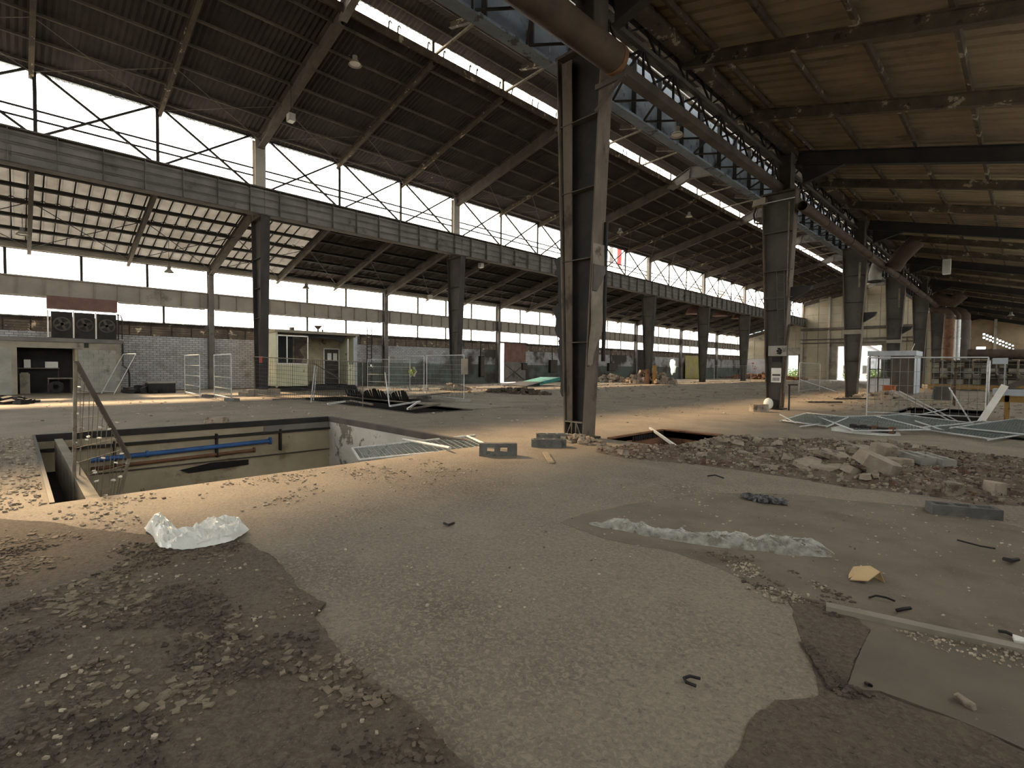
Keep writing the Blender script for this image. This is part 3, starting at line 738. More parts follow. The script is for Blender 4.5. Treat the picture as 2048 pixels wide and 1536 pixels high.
m_casing = mat('peeling_casing', (98, 90, 80), (120, 111, 99), scale=3, rough=.9, bump=.4, c3=(70, 62, 54), s3=2.5, t3=.56, w3=.1)
def p1_details():
    c = NEAR[0]; x, y = TR, FY(0)
    dd = lambda z: .50+(.72)*z/8.45
    # grey cover plate standing against the web, seen left of the dark recess
    b = MB(); b.prism([(x-.22, y-.17, .36), (x-.08, y-.17, .36), (x-.22, y-.17, 8.3), (x-.5, y-.17, 8.3)], (0, .03, 0)); b.build('cover_plate', m_edge, c)
    # peeling casing on the outer flange
    rg = random.Random(4)
    def casing(name, zs, w0, w1, off, mt):
        """ragged thin shell over the right flange: list of (z, y_left, y_right)"""
        b = MB(); vs = []
        for (z, a, e, o) in zs: vs += [(x+dd(z)/2+.02+o, y+a, z), (x+dd(z)/2+.02+o+.01, y+e, z), (x+dd(z)/2+.045+o+.02, y+e, z), (x+dd(z)/2+.045+o, y+a, z)]
        n = len(zs); fs = []
        for k in range(n-1):
            for j in range(4): fs.append((4*k+j, 4*k+(j+1) % 4, 4*k+4+(j+1) % 4, 4*k+4+j))
        fs += [(3, 2, 1, 0), (4*n-4, 4*n-3, 4*n-2, 4*n-1)]
        b.add(vs, fs); b.build(name, mt, c)
    casing('casing', [(1.60, -.20, -.14, .0), (1.64, -.21, -.08, .01), (1.85, -.22, -.06, .02), (2.1, -.22, .04, .03), (2.35, -.22, .16, .05), (2.5, -.22, .22, .06), (2.7, -.22, .23, .05), (2.78, -.22, .19, .04), (3.1, -.22, .16, .02), (3.6, -.22, .2, .02), (3.85, -.22, .23, .02), (4.15, -.22, .24, .0), (4.2, -.22, .2, .0)], 0, 0, 0, m_casing)
    casing('casing', [(3.2, -.23, -.1, .05), (3.4, -.23, .05, .06), (3.55, -.23, .12, .06), (3.62, -.23, .2, .05), (3.75, -.23, .23, .05)], 0, 0, 0, m_steel)
    # torn remnants on the inner flange
    for z0, z1, w, o in ((2.2, 3.0, .30, 0), (2.9, 3.9, .16, .02), (3.6, 4.05, .24, .03), (1.6, 2.25, .17, .01), (.9, 1.7, .1, .0)):
        pts = []
        n = 7
        for k in range(n+1):
            z = z0+(z1-z0)*k/n; pts.append((x-dd(z)/2-.02-w*(.55+.45*rg.random())*(1 if 0 < k < n else .4), z))
        poly = [(a, y-.2+o, z) for a, z in pts]+[(x-dd(z1)/2+.0, y-.2+o, z1), (x-dd(z0)/2+.0, y-.2+o, z0)]
        b = MB(); b.prism(poly, (0, .05, 0)); b.build('torn_casing', m_dark, c)
    # lattice at the foot
    for a, e in ((-.2, -.06), (-.06, -.06), (.06, .06), (.2, .06)):
        b = MB(); b.bar((x+a, y-.2, .05), (x+e, y-.2, .36), .02); b.build('foot_strut', m_oldtube, c)
    b = MB(); b.bar((x-.24, y-.2, .36), (x+.24, y-.2, .36), .03); b.build('foot_bar', m_oldtube, c)
    # conduit down the side
    b = MB(); b.tube((x+.47, y+.2, 1.7), (x+.5, y+.2, 4.7), .045, 8); b.build('conduit', m_black, c, smooth=True)
    # bracket that carries the duct
    b = MB(); b.bar((x+.5, y-.25, 7.38), (-5.75, y-.25, 7.38), .06, .1); b.bar((x+.5, y-.25, 6.9), (-5.85, y-.25, 7.34), .05); b.build('duct_bracket', m_steel, c)
p1_details()

def p2_details():
    c = NEAR[1]; x, y = TR, FY(1); yf = y-.2
    def at(px, py): return WY(px, py, yf-.03)
    # ladder
    pa, pb = at(1556, 700), at(1553, 540)
    pc, pd = at(1570, 700), at(1568, 540)
    for a, e in ((pa, pb), (pc, pd)):
        b = MB(); b.tube(a, e, .014, 6); b.build('ladder_rail', m_steel, c)
    for k in range(9):
        t = (k+.5)/9
        b = MB(); b.tube(pa.lerp(pb, t), pc.lerp(pd, t), .01, 6); b.build('ladder_rung', m_steel, c)
    # grey board with a stencilled emblem
    def plate(name, p0, p1, mt, dy=0., th=.02):
        a, e = at(*p0), at(*p1)
        b = MB(); b.box(a.x, e.x, yf-.05-dy, yf-.05-dy+th, e.z, a.z); return b.build(name, mt, c)
    plate('notice_board', (1537, 692), (1573, 712), m_block)
    a = at(1559, 702)
    b = MB()
    for (dx, dz, r) in ((0, .08, .045), (.05, .02, .05), (-.05, 0, .055), (.02, -.08, .06), (-.04, .1, .03), (.06, -.05, .035), (-.06, -.09, .03)):
        b.tube((a.x+dx, yf-.056, a.z+dz), (a.x+dx, yf-.05, a.z+dz), r, 9)
    o = b.build('stencil_mark', m_black, c)
    o['label'] = 'black blotched stencil mark'
    plate('frame_plate', (1545, 714), (1562, 724), m_dark, .01)
    plate('paper_notice', (1543, 736), (1562, 765), m_white)
    b = MB(); a = at(1545, 748); e = at(1561, 752); b.box(a.x, e.x, yf-.056, yf-.05, e.z, a.z); a = at(1546, 755); e = at(1560, 762)
    for k in range(5): b.box(a.x+(e.x-a.x)*k/5, a.x+(e.x-a.x)*(k+.5)/5, yf-.056, yf-.05, e.z, a.z)
    b.build('notice_print', m_steel, c)
    for z in (8.1, 5.4, 4.35):
        b = MB(); b.bar((x-.6, yf-.06, z), (x+.6, yf-.06, z), .04, .03); b.build('cross_bar', m_galv if z > 8 else m_steel, c)
    b = MB(); b.box(x+.38, x+.42, y-.23, y-.15, 4.4, 8.0); b.build('conduit', m_oldtube, c)
    # bracket shelf on the right
    b = MB(); b.prism([(x+.4, y-.03, 4.2), (x+1.1, y-.03, 4.6), (x+1.2, y-.03, 4.75), (x+.4, y-.03, 4.75)], (0, .3, 0)); b.build('bracket', m_dark, c)
    # lagged pipe beside the foot
    b = MB(); b.path([(x+.32, y-.18, .1), (x+.34, y-.2, 1.0), (x+.42, y-.18, 2.4), (x+.5, y-.16, 3.3)], .05, 7); b.build('lagged_pipe', m_flake, c, smooth=True)
    g = at(1523, 372)
    s_ = MB(); s_.hexa([(x-.95, y-.3, 8.05), (x-.45, y-.3, 8.1), (x-.45, y+.1, 8.1), (x-.95, y+.1, 8.05)], [(x-.9, y-.3, 8.3), (x-.45, y-.3, 8.35), (x-.45, y+.1, 8.35), (x-.9, y+.1, 8.3)]); s_.build('lamp_bracket_plate', m_conc, c)
    b = MB(); b.path([(x-.85, y-.1, 8.1), (x-.95, y-.1, 7.8), (x-.9, y-.1, 7.45), (x-.6, y-.1, 7.35)], .035, 7); b.build('hose', m_black, c)
p2_details()
def p3_details():
    for i in (2, 3):
        c = NEAR[i]; x, y = TR, FY(i)
        b = MB(); b.prism([(x+.35, y-.03, 4.2), (x+.95, y-.03, 4.6), (x+1.05, y-.03, 4.8), (x+.35, y-.03, 4.8)], (0, .3, 0)); b.build('bracket', m_dark, c)
        b = MB(); b.box(x-.42, x+.42, y-.26, y-.2, 3.6, 3.85); b.build('collar_plate', m_conc, c)
        b = MB(); b.box(x+.2, x+.3, y-.24, y-.2, 6.2, 7.6); b.build('conduit', m_oldtube, c)
p3_details()

# crane girder of the far row, one length per bay
def far_girder():
    for i in range(-1, 7):
        y0, y1 = FY(i), FY(i+1)
        o = thing('crane_girder', 'grey plate crane girder with rails below the clerestory, %s bay from the left' % ORD[i+1], 'girder', (-26.72, y0, 8.95), 'crane girders of the far row')
        b = MB(); b.box(-26.78, -26.74, y0+.01, y1-.01, 8.98, 10.22); b.build('web', m_girder, o)
        b = MB(); b.box(-27.0, -26.5, y0+.01, y1-.01, 8.93, 8.98); b.build('bottom_flange', m_steel, o)
        b = MB(); b.box(-27.4, -26.5, y0+.01, y1-.01, 10.22, 10.28); b.build('walkway', m_steel, o)
        for q in range(9):
            yy = y0+(q+.5)*S/9
            b = MB(); b.box(-26.74, -26.54, yy-.012, yy+.012, 8.98, 10.22); b.build('stiffener', m_girder, o)
        for z in (9.35, 9.72, 10.05):
            b = MB(); b.box(-26.56, -26.53, y0+.01, y1-.01, z-.015, z+.015); b.build('cable_rail', m_steel, o)
far_girder()

# crane girder of the near row: plate girder on the hall side, lattice truss on the aisle side
m_webp = mat('faded_blue_web', (80, 86, 92), (100, 107, 114), scale=1.2, rough=.75, bump=.15, c3=(58, 60, 62), s3=1.2, t3=.54, w3=.1)
def near_girder():
    for i in range(-2, 7):
        y0, y1 = FY(i), FY(i+1)
        lab = ('lattice crane girder with pale blue web plates between the two nearest columns' if i == 0 else 'lattice crane girder overhead at the top edge, behind the wide duct' if i == -1 else 'lattice crane girder behind the camera' if i == -2 else
               'lattice crane girder carrying the thin duct, %s bay beyond the notice column' % ORD[i-1])
        if i == -2: continue
        o = thing('crane_girder', lab, 'girder', (-7.4, y0, 8.5), 'crane girders of the near row')
        b = MB(); b.box(-8.02, -7.98, y0+.02, y1-.02, 8.62, 10.15); b.build('web_plate', m_webp, o)
        for q in range(9):
            yy = y0+(q+.5)*S/9
            b = MB(); b.box(-7.98, -7.84, yy-.02, yy+.02, 8.62, 10.15); b.build('stiffener', m_dark, o)
        b = MB(); b.box(-8.15, -7.85, y0+.02, y1-.02, 8.55, 8.62); b.build('bottom_flange', m_blue, o)
        b = MB(); b.box(-6.8, -6.48, y0+.02, y1-.02, 9.86, 10.14); b.build('valley_beam', m_flakr, o)
        b = MB(); b.box(-7.12, -6.84, y0+.02, y1-.02, 8.50, 8.74); b.build('bottom_chord', m_steel, o)
        b = MB(); b.box(-7.04, -6.92, y0+.02, y1-.02, 9.50, 9.62); b.build('middle_chord', m_steel, o)
        b = MB(); b.box(-7.1, -6.86, y0+.02, y1-.02, 10.05, 10.3); b.build('top_chord', m_dark, o)
        n = 8
        for q in range(n):
            ya = y0+.1+(S-.2)*q/n; yb = y0+.1+(S-.2)*(q+1)/n; ym = (ya+yb)/2
            for (p1_, p2_) in (((-6.98, ya, 8.7), (-6.98, ym, 9.55)), ((-6.98, ym, 9.55), (-6.98, yb, 8.7)), ((-6.98, ym, 8.7), (-6.98, ym, 9.55)), ((-6.98, ya, 9.6), (-6.98, ym, 10.1)), ((-6.98, ym, 10.1), (-6.98, yb, 9.6)), ((-6.98, ya, 9.6), (-6.98, ya, 10.1))):
                b = MB(); b.bar(p1_, p2_, .05); b.build('lattice_bar', m_dark, o)
            # horizontal bracing back to the plate girder
            b = MB(); b.bar((-7.0, ya, 8.6), (-7.9, ym, 8.6), .045); b.bar((-7.9, ym, 8.6), (-7.0, yb, 8.6), .045); b.build('lattice_bar', m_dark, o)
            b = MB(); b.bar((-7.0, ym, 9.56), (-7.9, ym, 9.56), .05); b.build('lattice_bar', m_dark, o)
        b = MB(); b.box(-7.6, -7.56, y0+.02, y1-.02, 9.9, 9.94); b.build('cable_rail', m_white, o)
near_girder()

# ducts along the near row
d1 = thing('wide_duct', 'wide rusty brown duct ending at the nearest column', 'duct', (-6.05, -12, 7.75))
b = MB(); b.tube((-5.98, -12, 7.70), (-5.98, 8.62, 7.74), .285, 24); b.build('duct_run', m_duct, d1, smooth=True)
b = MB(); b.tube((-5.98, 8.62, 7.74), (-5.98, 8.74, 7.74), .30, 24); b.build('end_flange', m_rust, d1, smooth=True)
for yy in (-6, -2, 2, 5.6):
    b = MB(); b.ring((-5.98, yy, 7.73), (0, 1, 0), .284, .296, .06, 24); b.build('joint_band', m_duct, d1, smooth=True)
d2 = thing('thin_duct', 'long thin duct with an open end running away beside the near columns', 'duct', (-6.05, 21.0, 7.62))
b = MB(); b.ring((-6.05, 21.0, 7.66), (0, 1, 0), .175, .19, 64, 18); b.build('duct_run', m_duct, d2, smooth=True)
b = MB(); b.tube((-6.05, 21.9, 7.66), (-6.05, 21.95, 7.66), .174, 16); b.build('inner_shade_disc', m_ledge, d2)  # near-black disc in the open mouth, painting the shade inside
for k in range(15):
    yy = 24+k*4.1
    b = MB(); b.ring((-6.05, yy, 7.66), (0, 1, 0), .188, .215, .08, 16); b.build('joint_band', m_duct, d2, smooth=True)
# ================================================================== THINGS IN THE HALL
def lz(x): return AL[1]+(AH[1]-AL[1])*(x-AL[0])/(AH[0]-AL[0])
def fence(label, A, U, V, nv=22, nh=9, fm=None, wm=None, group='temporary mesh fence panels', r=.021, wr=.006, rails=0, name='mesh_fence_panel'):
    """panel with corner A, long side U, height side V"""
    fm = fm or m_galv; wm = wm or m_wire
    A, U, V = Vector(A), Vector(U), Vector(V)
    o = thing(name, label, 'fence', A, group)
    for p, q in ((A, A+V), (A+U, A+U+V), (A+V, A+U+V), (A+V*.06, A+U+V*.06)):
        b = MB(); b.tube(p, q, r, 8); b.build('frame_tube', fm, o, smooth=True)
    for k in range(rails):
        t = (k+1)/(rails+1)
        b = MB(); b.tube(A+V*t, A+U+V*t, r*.5, 6); b.build('rail', fm, o)
    b = MB()
    for k in range(1, nv): t = k/nv; b.bar(A+U*t+V*.06, A+U*t+V, wr*2)
    for k in range(1, nh): t = .06+.94*k/nh; b.bar(A+V*t, A+U+V*t, wr*2)
    w_ = b.build('wire_mesh', wm, o); w_['kind'] = 'stuff'
    return o
def foot(label, c, ang=0., L=.72, W=.23, H=.13, mt=None, group='concrete fence feet', holes=3):
    """concrete foot block with cells open at the top"""
    c = Vector(c); ca, sa = cos(ang), sin(ang); ax = Vector((ca, sa, 0)); ay = Vector((-sa, ca, 0)); az = Vector((0, 0, 1))
    o = thing('concrete_foot_block', label, 'foot block', c, group); mt = mt or m_foot
    b = MB(); t = .045
    b.obox(c+az*.02, ax*L/2, ay*W/2, az*.02)
    b.obox(c+az*(H/2+.02)+ay*(W/2-t/2), ax*L/2, ay*t/2, az*(H/2-.02)); b.obox(c+az*(H/2+.02)-ay*(W/2-t/2), ax*L/2, ay*t/2, az*(H/2-.02))
    for k in range(holes+1):
        q = -L/2+t/2+(L-t)*k/holes
        b.obox(c+ax*q+az*(H/2+.02), ax*t/2, ay*(W/2-t), az*(H/2-.02))
    w_ = b.build('block_body', mt, o)
    return o
Z2 = Vector((0, 0, 2))
fence('upright galvanised fence panel left of the dark column, nearest the brick wall', (-30.6, 6.3, 0), (3.4, -.1, 0), Z2, rails=3)
fence('upright galvanised fence panel left of the dark column, nearer the big pit', (-27.0, 6.75, 0), (3.2, -.15, 0), Z2, rails=3)
foot('concrete foot under the fence panel left of the dark column', (-27.15, 6.5, 0), .2)
foot('concrete foot nearest the big pit under the left fence', (-23.75, 6.6, 0), .3)
fence('tall narrow leaning fence panel at the corner of the blockwork hut', (-33.6, 3.2, 0), (1.4, .35, 0), (.2, .9, 2.05), nv=8)
fence('dark sagging mesh fence around the black pit beside the cabin', (-26.6, 8.4, .0), (8.6, 1.2, -.25), (0, 0, 1.95), nv=54, nh=10, fm=m_oldtube, wm=m_dwire, wr=.005)
for k, (a, e) in enumerate((((622, 805), (630, 731)), ((627, 800), (634, 733)))):
    A = G(*a); B_ = WY(e[0], e[1], A.y)
    b = MB(); b.tube(A, B_, .028, 8); one('fence_post', b, m_galv, ['leaning pale fence post standing in front of the cabin', 'second leaning fence post close behind the first before the cabin'][k], 'post', A, 'leaning posts', smooth=True)
F5 = G(724, 776)
fence('fence panel right of the cabin standing nearest the wall', (-31.2, 17.0, 0), (3.3, 1.2, 0), Z2, rails=3)
P6 = G(778, 796); P7 = G(848, 797); P8 = G(927, 803)
fence('middle fence panel right of the cabin, before the lime patch', P6, P7-P6, Z2+Vector((0, 0, .05)), nv=26)
fence('right-hand fence panel before the second column', P7+Vector((.05, .12, 0)), (P8-P7)-Vector((0.05, .1, 0)), Z2+Vector((0, 0, .08)), nv=26)
foot('concrete foot between the middle and right fence panels', (P7.x, P7.y, 0), .3)
foot('pale concrete foot at the right end of the fence before the second column', (P8.x, P8.y, 0), .7, mt=m_block)
A = G(779, 813); b = MB(); b.tube(A, WY(770, 745, A.y), .025, 8); one('fence_post', b, m_galv, 'leaning post at the near edge of the black pit', 'post', A, 'leaning posts', smooth=True)
b = MB(); c = WY(929, 733, P8.y); b.box(c.x-.18, c.x+.18, c.y-.05, c.y+.05, c.z-.35, c.z+.35); one('junction_box', b, m_conc, 'grey box hanging on the fence before the second column', 'box', (c.x, c.y, c.z-.35))
F8 = G(1428, 764)
fence('small far fence panel before the graffiti wall', (F8.x, F8.y, 0), (3.2, 3.0, 0), Z2, nv=14)
F9 = G(1598, 785); F9b = G(1639, 781)
fence('fence panel between the notice column and the far gate', F9, (F9b-F9), (0, 0, 2.05), nv=20)
b = MB(); b.bar(F9+Vector((.05, 0, .9)), F9+Vector((2.0, 1.6, .05)), .05); one('fence_brace', b, m_galv, 'sloping brace propping the fence panel near the far gate', 'brace', F9+Vector((1.9, 1.6, 0)))
F10 = G(1733, 831); F10b = G(1972, 842)
fence('upright fence panel in front of the right-hand pit', F10, F10b-F10, (0, 0, 2.0), nv=14, nh=4)

# fence panel crumpled in the pit
def pit_panel():
    T = Vector((-9.85, .645, 1.58)); A = Vector((-9.0, .86, -2.58)); B_ = Vector((-9.9, 1.27, .06)); C_ = Vector((-9.2, 1.6, -2.58))
    Am = T.lerp(A, 1); 
    o = thing('mesh_fence_panel', 'crumpled rusty fence panel standing on end in the big pit', 'fence', (-9.4, 1, -2.58), 'temporary mesh fence panels')
    A2 = Vector((-9.3, .56, -.5))
    for p, q, r, mt in ((T, A2, .024, m_oldtube), (T, B_, .035, m_steel), (B_, Vector((-9.3, 1.05, -.5)), .024, m_oldtube), (A2, A, .024, m_oldtube), (Vector((-9.3, 1.05, -.5)), C_, .024, m_oldtube)):
        b = MB(); b.tube(p, q, r, 8); b.build('frame_tube', mt, o, smooth=True)
    b = MB(); rg = random.Random(2)
    A3 = Vector((-9.3, 1.05, -.5))
    for k in range(1, 12):
        t = k/12; p = T.lerp(B_, t); q = A2.lerp(A3, t); b.bar(p, q+Vector((rg.uniform(-.06, .06), rg.uniform(-.08, .02), -.6)), .008)
    for k in range(1, 10):
        t = k/10; p = T.lerp(A2, t); q = T.lerp(B_, min(1, t*1.2)) if t < .8 else B_.lerp(A3, (t-.8)/.2); b.bar(p, q+Vector((0, 0, -.1)), .007)
    w_ = b.build('wire_mesh', m_oldtube, o); w_['kind'] = 'stuff'
    for k in range(20):
        t = rg.random(); q = rg.random(); p = T.lerp(B_, t).lerp(A2.lerp(A3, t), q)
        b = MB(); b.rock(p, .025, .025, .012, rg); b.build('scrap', m_white, o)
pit_panel()
fence('pale fence panel lying at the bottom corner of the pit', (-10.2, 4.5, -1.2), (1.3, -.5, .55), (1.2, .7, -.05), nv=8, nh=6)
for k, p in enumerate(((-10.2, 4.5, -1.25), (-8.6, 4.5, -.8))):
    pass
# panel hanging over the pit corner
Q1 = G(951, 871, .06); Q2 = G(1004, 893, .05)
fence('bent fence panel lying over the corner of the big pit', Q2, Q1-Q2, (WX(780, 914, -9.2)-Q2).normalized()*3.3, nv=10, nh=22, r=.028, wr=.009)
b = MB(); b.tube(WY(806, 879, 6.6), G(900, 896, .08), .03, 8); one('tube', b, m_galv, 'white tube propped on the bent fence panel at the pit corner', 'tube', G(890, 895, 0), smooth=True)

# standing foot block with two holes, seen dark against the light
def hole_block():
    c = G(996, 911); d = Vector((cos(TH), sin(TH), 0))*1; d = Vector((.66, .75, 0)).normalized(); n_ = Vector((d.y, -d.x, 0)); az = Vector((0, 0, 1))
    o = thing('concrete_foot_block', 'dark concrete block with two holes standing on edge by the pit', 'foot block', c, 'concrete fence feet')
    L, H, W = .66, .22, .14; b = MB()
    xs = [-L/2, -.19, -.065, .035, .165, L/2]
    for k in (0, 2, 4): b.obox(c+d*((xs[k]+xs[k+1])/2)+az*H/2, d*((xs[k+1]-xs[k])/2), n_*W/2, az*H/2)
    for k in (1, 3):
        b.obox(c+d*((xs[k]+xs[k+1])/2)+az*.035, d*((xs[k+1]-xs[k])/2), n_*W/2, az*.035); b.obox(c+d*((xs[k]+xs[k+1])/2)+az*(H-.035), d*((xs[k+1]-xs[k])/2), n_*W/2, az*.035)
    b.build('block_body', m_foot, o)
hole_block()
foot('nearer of two concrete feet lying left of the nearest column', G(1097, 893), TH+.0, L=.68, W=.2, H=.15)
foot('farther of two concrete feet lying left of the nearest column', G(1104, 881), TH+.02, L=.68, W=.2, H=.15)
b = MB(); p = G(1090, 908); q = G(1103, 927); b.bar(p+Vector((0, 0, .03)), q+Vector((0, 0, .015)), .09, .025); one('wood_offcut', b, m_wood, 'short pale wood offcut on the floor left of the nearest column', 'wood', q)

# ------------------------------------------------------------------ wrecked cabin
def cabin():
    X, y0, y1, zb, zt, dp = -31., 11.0, 16.12, .22, 3.5, 2.5
    o = thing('site_cabin', 'wrecked cream site cabin with open front beside the dark column', 'cabin', (X-dp/2, (y0+y1)/2, 0))
    P = lambda n, mt, *bx: MB().box(*bx).build(n, mt, o)
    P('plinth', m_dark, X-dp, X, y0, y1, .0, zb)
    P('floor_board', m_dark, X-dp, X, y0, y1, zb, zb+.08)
    P('roof', m_conc, X-dp-.1, X+.12, y0-.1, y1+.1, zt, zt+.16)
    P('back_wall', m_cabin, X-dp, X-dp+.06, y0, y1, zb, zt)
    P('side_wall', m_cab, X-dp, X, y0, y0+.06, zb, zt)
    P('side_wall', m_cab, X-dp, X, y1-.06, y1, zb, zt)
    P('corner_post', m_cab, X-.06, X+.02, y0-.02, y0+.08, zb, zt); P('corner_post', m_kiosk, X-.06, X+.02, y1-.1, y1+.02, zb, zt)
    # left front panel with two panes
    P('front_panel', m_cab, X-.05, X, y0+.08, 11.95, zb, 1.62); P('front_panel', m_cab, X-.05, X, 11.97, 12.85, zb, 1.62)
    wf = P('window_frame', m_white, X-.03, X+.03, y0+.05, 12.9, 3.28, 3.36); P('window_frame', m_white, X-.03, X+.03, y0+.05, 12.9, 1.6, 1.68)
    for yy in (y0+.07, 11.62, 12.86): P('window_frame', m_white, X-.03, X+.03, yy-.03, yy+.03, 1.62, 3.36)
    P('pane', m_cglass, X-.005, X+.005, y0+.1, 11.59, 1.68, 3.28); P('pane', m_cglass, X-.005, X+.005, 11.65, 12.83, 1.68, 3.28)
    P('dark_back_sheet', m_dark, X-dp+.06, X-dp+.08, y0+.06, 12.9, zb+.08, zt)  # near-black sheet covering part of the back wall
    # right front panel with a broken window slit
    P('front_panel', m_cab, X-.05, X, 15.46, y1, zb, 1.62)
    P('window_frame', m_white, X-.03, X+.03, 15.46, 15.52, 1.62, 3.3); P('window_frame', m_kiosk, X-.03, X+.03, 15.86, y1, 1.62, 3.4)
    # hanging ragged ceiling lining, back door, torn wallboard
    b = MB(); b.prism([(X-.3, 12.9, zt), (X-.3, 15.5, zt), (X-.3, 15.2, 3.0), (X-.3, 14.9, 3.2), (X-.3, 14.3, 3.25), (X-.3, 13.6, 3.3), (X-.3, 13.3, 3.1)], (.03, 0, 0)); b.build('torn_ceiling', m_dark, o)
    b = MB(); b.prism([(X-dp+.09, 13.0, zb), (X-dp+.09, 13.5, zb), (X-dp+.09, 13.2, 1.2), (X-dp+.09, 13.6, 2.1), (X-dp+.09, 13.3, 2.6), (X-dp+.09, 13.9, 3.1), (X-dp+.09, 13.0, 3.3)], (.03, 0, 0)); b.build('torn_wallboard', m_maroon, o)
    dr = P('door', m_steel, X-dp+.07, X-dp+.11, 15.0, 16.0, zb+.08, 2.65)
    for yy in (14.95, 16.02): P('door_frame', m_white, X-dp+.06, X-dp+.14, yy-.04, yy+.04, zb+.08, 2.72)
    P('door_frame', m_white, X-dp+.06, X-dp+.14, 14.91, 16.06, 2.66, 2.74)
    for yy in (15.2, 15.6):
        b = MB(); b.box(X-dp+.11, X-dp+.13, yy, yy+.28, 1.9, 2.4); b.build('door_pane', m_glow, dr)
    b = MB(); b.path([(X-1.2, 14.4, zt), (X-1.2, 14.3, 3.1), (X-1.15, 14.45, 2.95)], .015, 6); b.build('hanging_cable', m_dark, o)
    b = MB(); b.bar((X-.05, 15.5, .4), (X+.02, 13.2, 1.7), .05); b.build('fallen_batten', m_oldtube, o)
    # vent cowl on the roof
    cy = WX(636, 655, X-1).y
    b = MB(); b.tube((X-1, cy, zt+.16), (X-1, cy, zt+.4), .06, 10); b.tube((X-1, cy, zt+.4), (X-1, cy, zt+.6), .1, 12, r2=.26); b.tube((X-1, cy+.3, zt+.16), (X-1, cy+.3, zt+.38), .05, 8); b.build('vent_cowl', m_steel, o, smooth=True)
    b = MB(); b.box(X-1.4, X-1.1, 12.3, 12.5, zt+.16, zt+.42); b.build('vent_box', m_steel, o)
cabin()
# small lamp-red tag and box at the dark column
b = MB(); c = WY(522, 719, FY(0)-.3); b.box(c.x-.16, c.x+.16, c.y-.02, c.y+.02, c.z-.16, c.z+.16); one('red_sign', b, m_red, 'small red sign on the dark column beside the cabin', 'sign', (c.x, c.y, c.z-.16))

# ------------------------------------------------------------------ blockwork hut against the left wall
def hut():
    X, y0, y1, zt = -34.4, -5.5, 4.1, 2.82
    o = thing('blockwork_hut', 'low blockwork hut with a dark open bay against the left wall', 'hut', (X-1, -.5, 0))
    P = lambda n, mt, *bx: MB().box(*bx).build(n, mt, o)
    P('pier', m_block, X-.2, X, y0, -.1, 0, zt-.35)
    P('doorpost', m_conc, X-.2, X+.05, -.1, .1, 0, 2.35)
    P('lintel', m_conc, X-.2, X+.02, y0, y1-.0, 2.3, zt-.2)
    P('roof_slab', m_girder, X-1.85, X+.15, y0, y1+.1, zt-.2, zt)
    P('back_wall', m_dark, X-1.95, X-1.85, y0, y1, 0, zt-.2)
    P('inner_wall', m_cabin, X-1.85, X-.2, 2.25, 2.4, 0, 2.3)
    P('end_wall', m_conc, X-1.85, X, y1-.2, y1, 0, zt-.2)
    # blocks of the right-hand pier, laid in courses
    bw, bh = .42, .205
    for r_ in range(11):
        yy = 2.35-(bw/2 if r_ % 2 else 0)
        while yy < y1-.02:
            a, e = max(yy, 2.35), min(yy+bw, y1-.02)
            if e-a > .08:
                dx = rnd.uniform(0, .025)
                P('block', m_block, X-.19, X-.02+dx, a+.008, e-.008, r_*bh+.01, (r_+1)*bh-.004)
            yy += bw
    P('pier_core', m_conc, X-.18, X-.04, 2.35, y1, 0, 2.3)
    P('drainpipe', m_dark, X+.05, X+.13, y1+.05, y1+.13, 1.4, 2.75); 
    b = MB(); b.path([(X+.09, y1+.09, 1.45), (X+.12, y1+.3, 1.25), (X+.12, y1+.36, 1.0), (X+.12, y1+.36, .1)], .045, 8); b.build('drainpipe', m_dark, o, smooth=True)
    for yy in (-1.9, 2.6): P('lamp_box', m_dark, X, X+.12, yy, yy+.18, 2.36, 2.6)
hut()
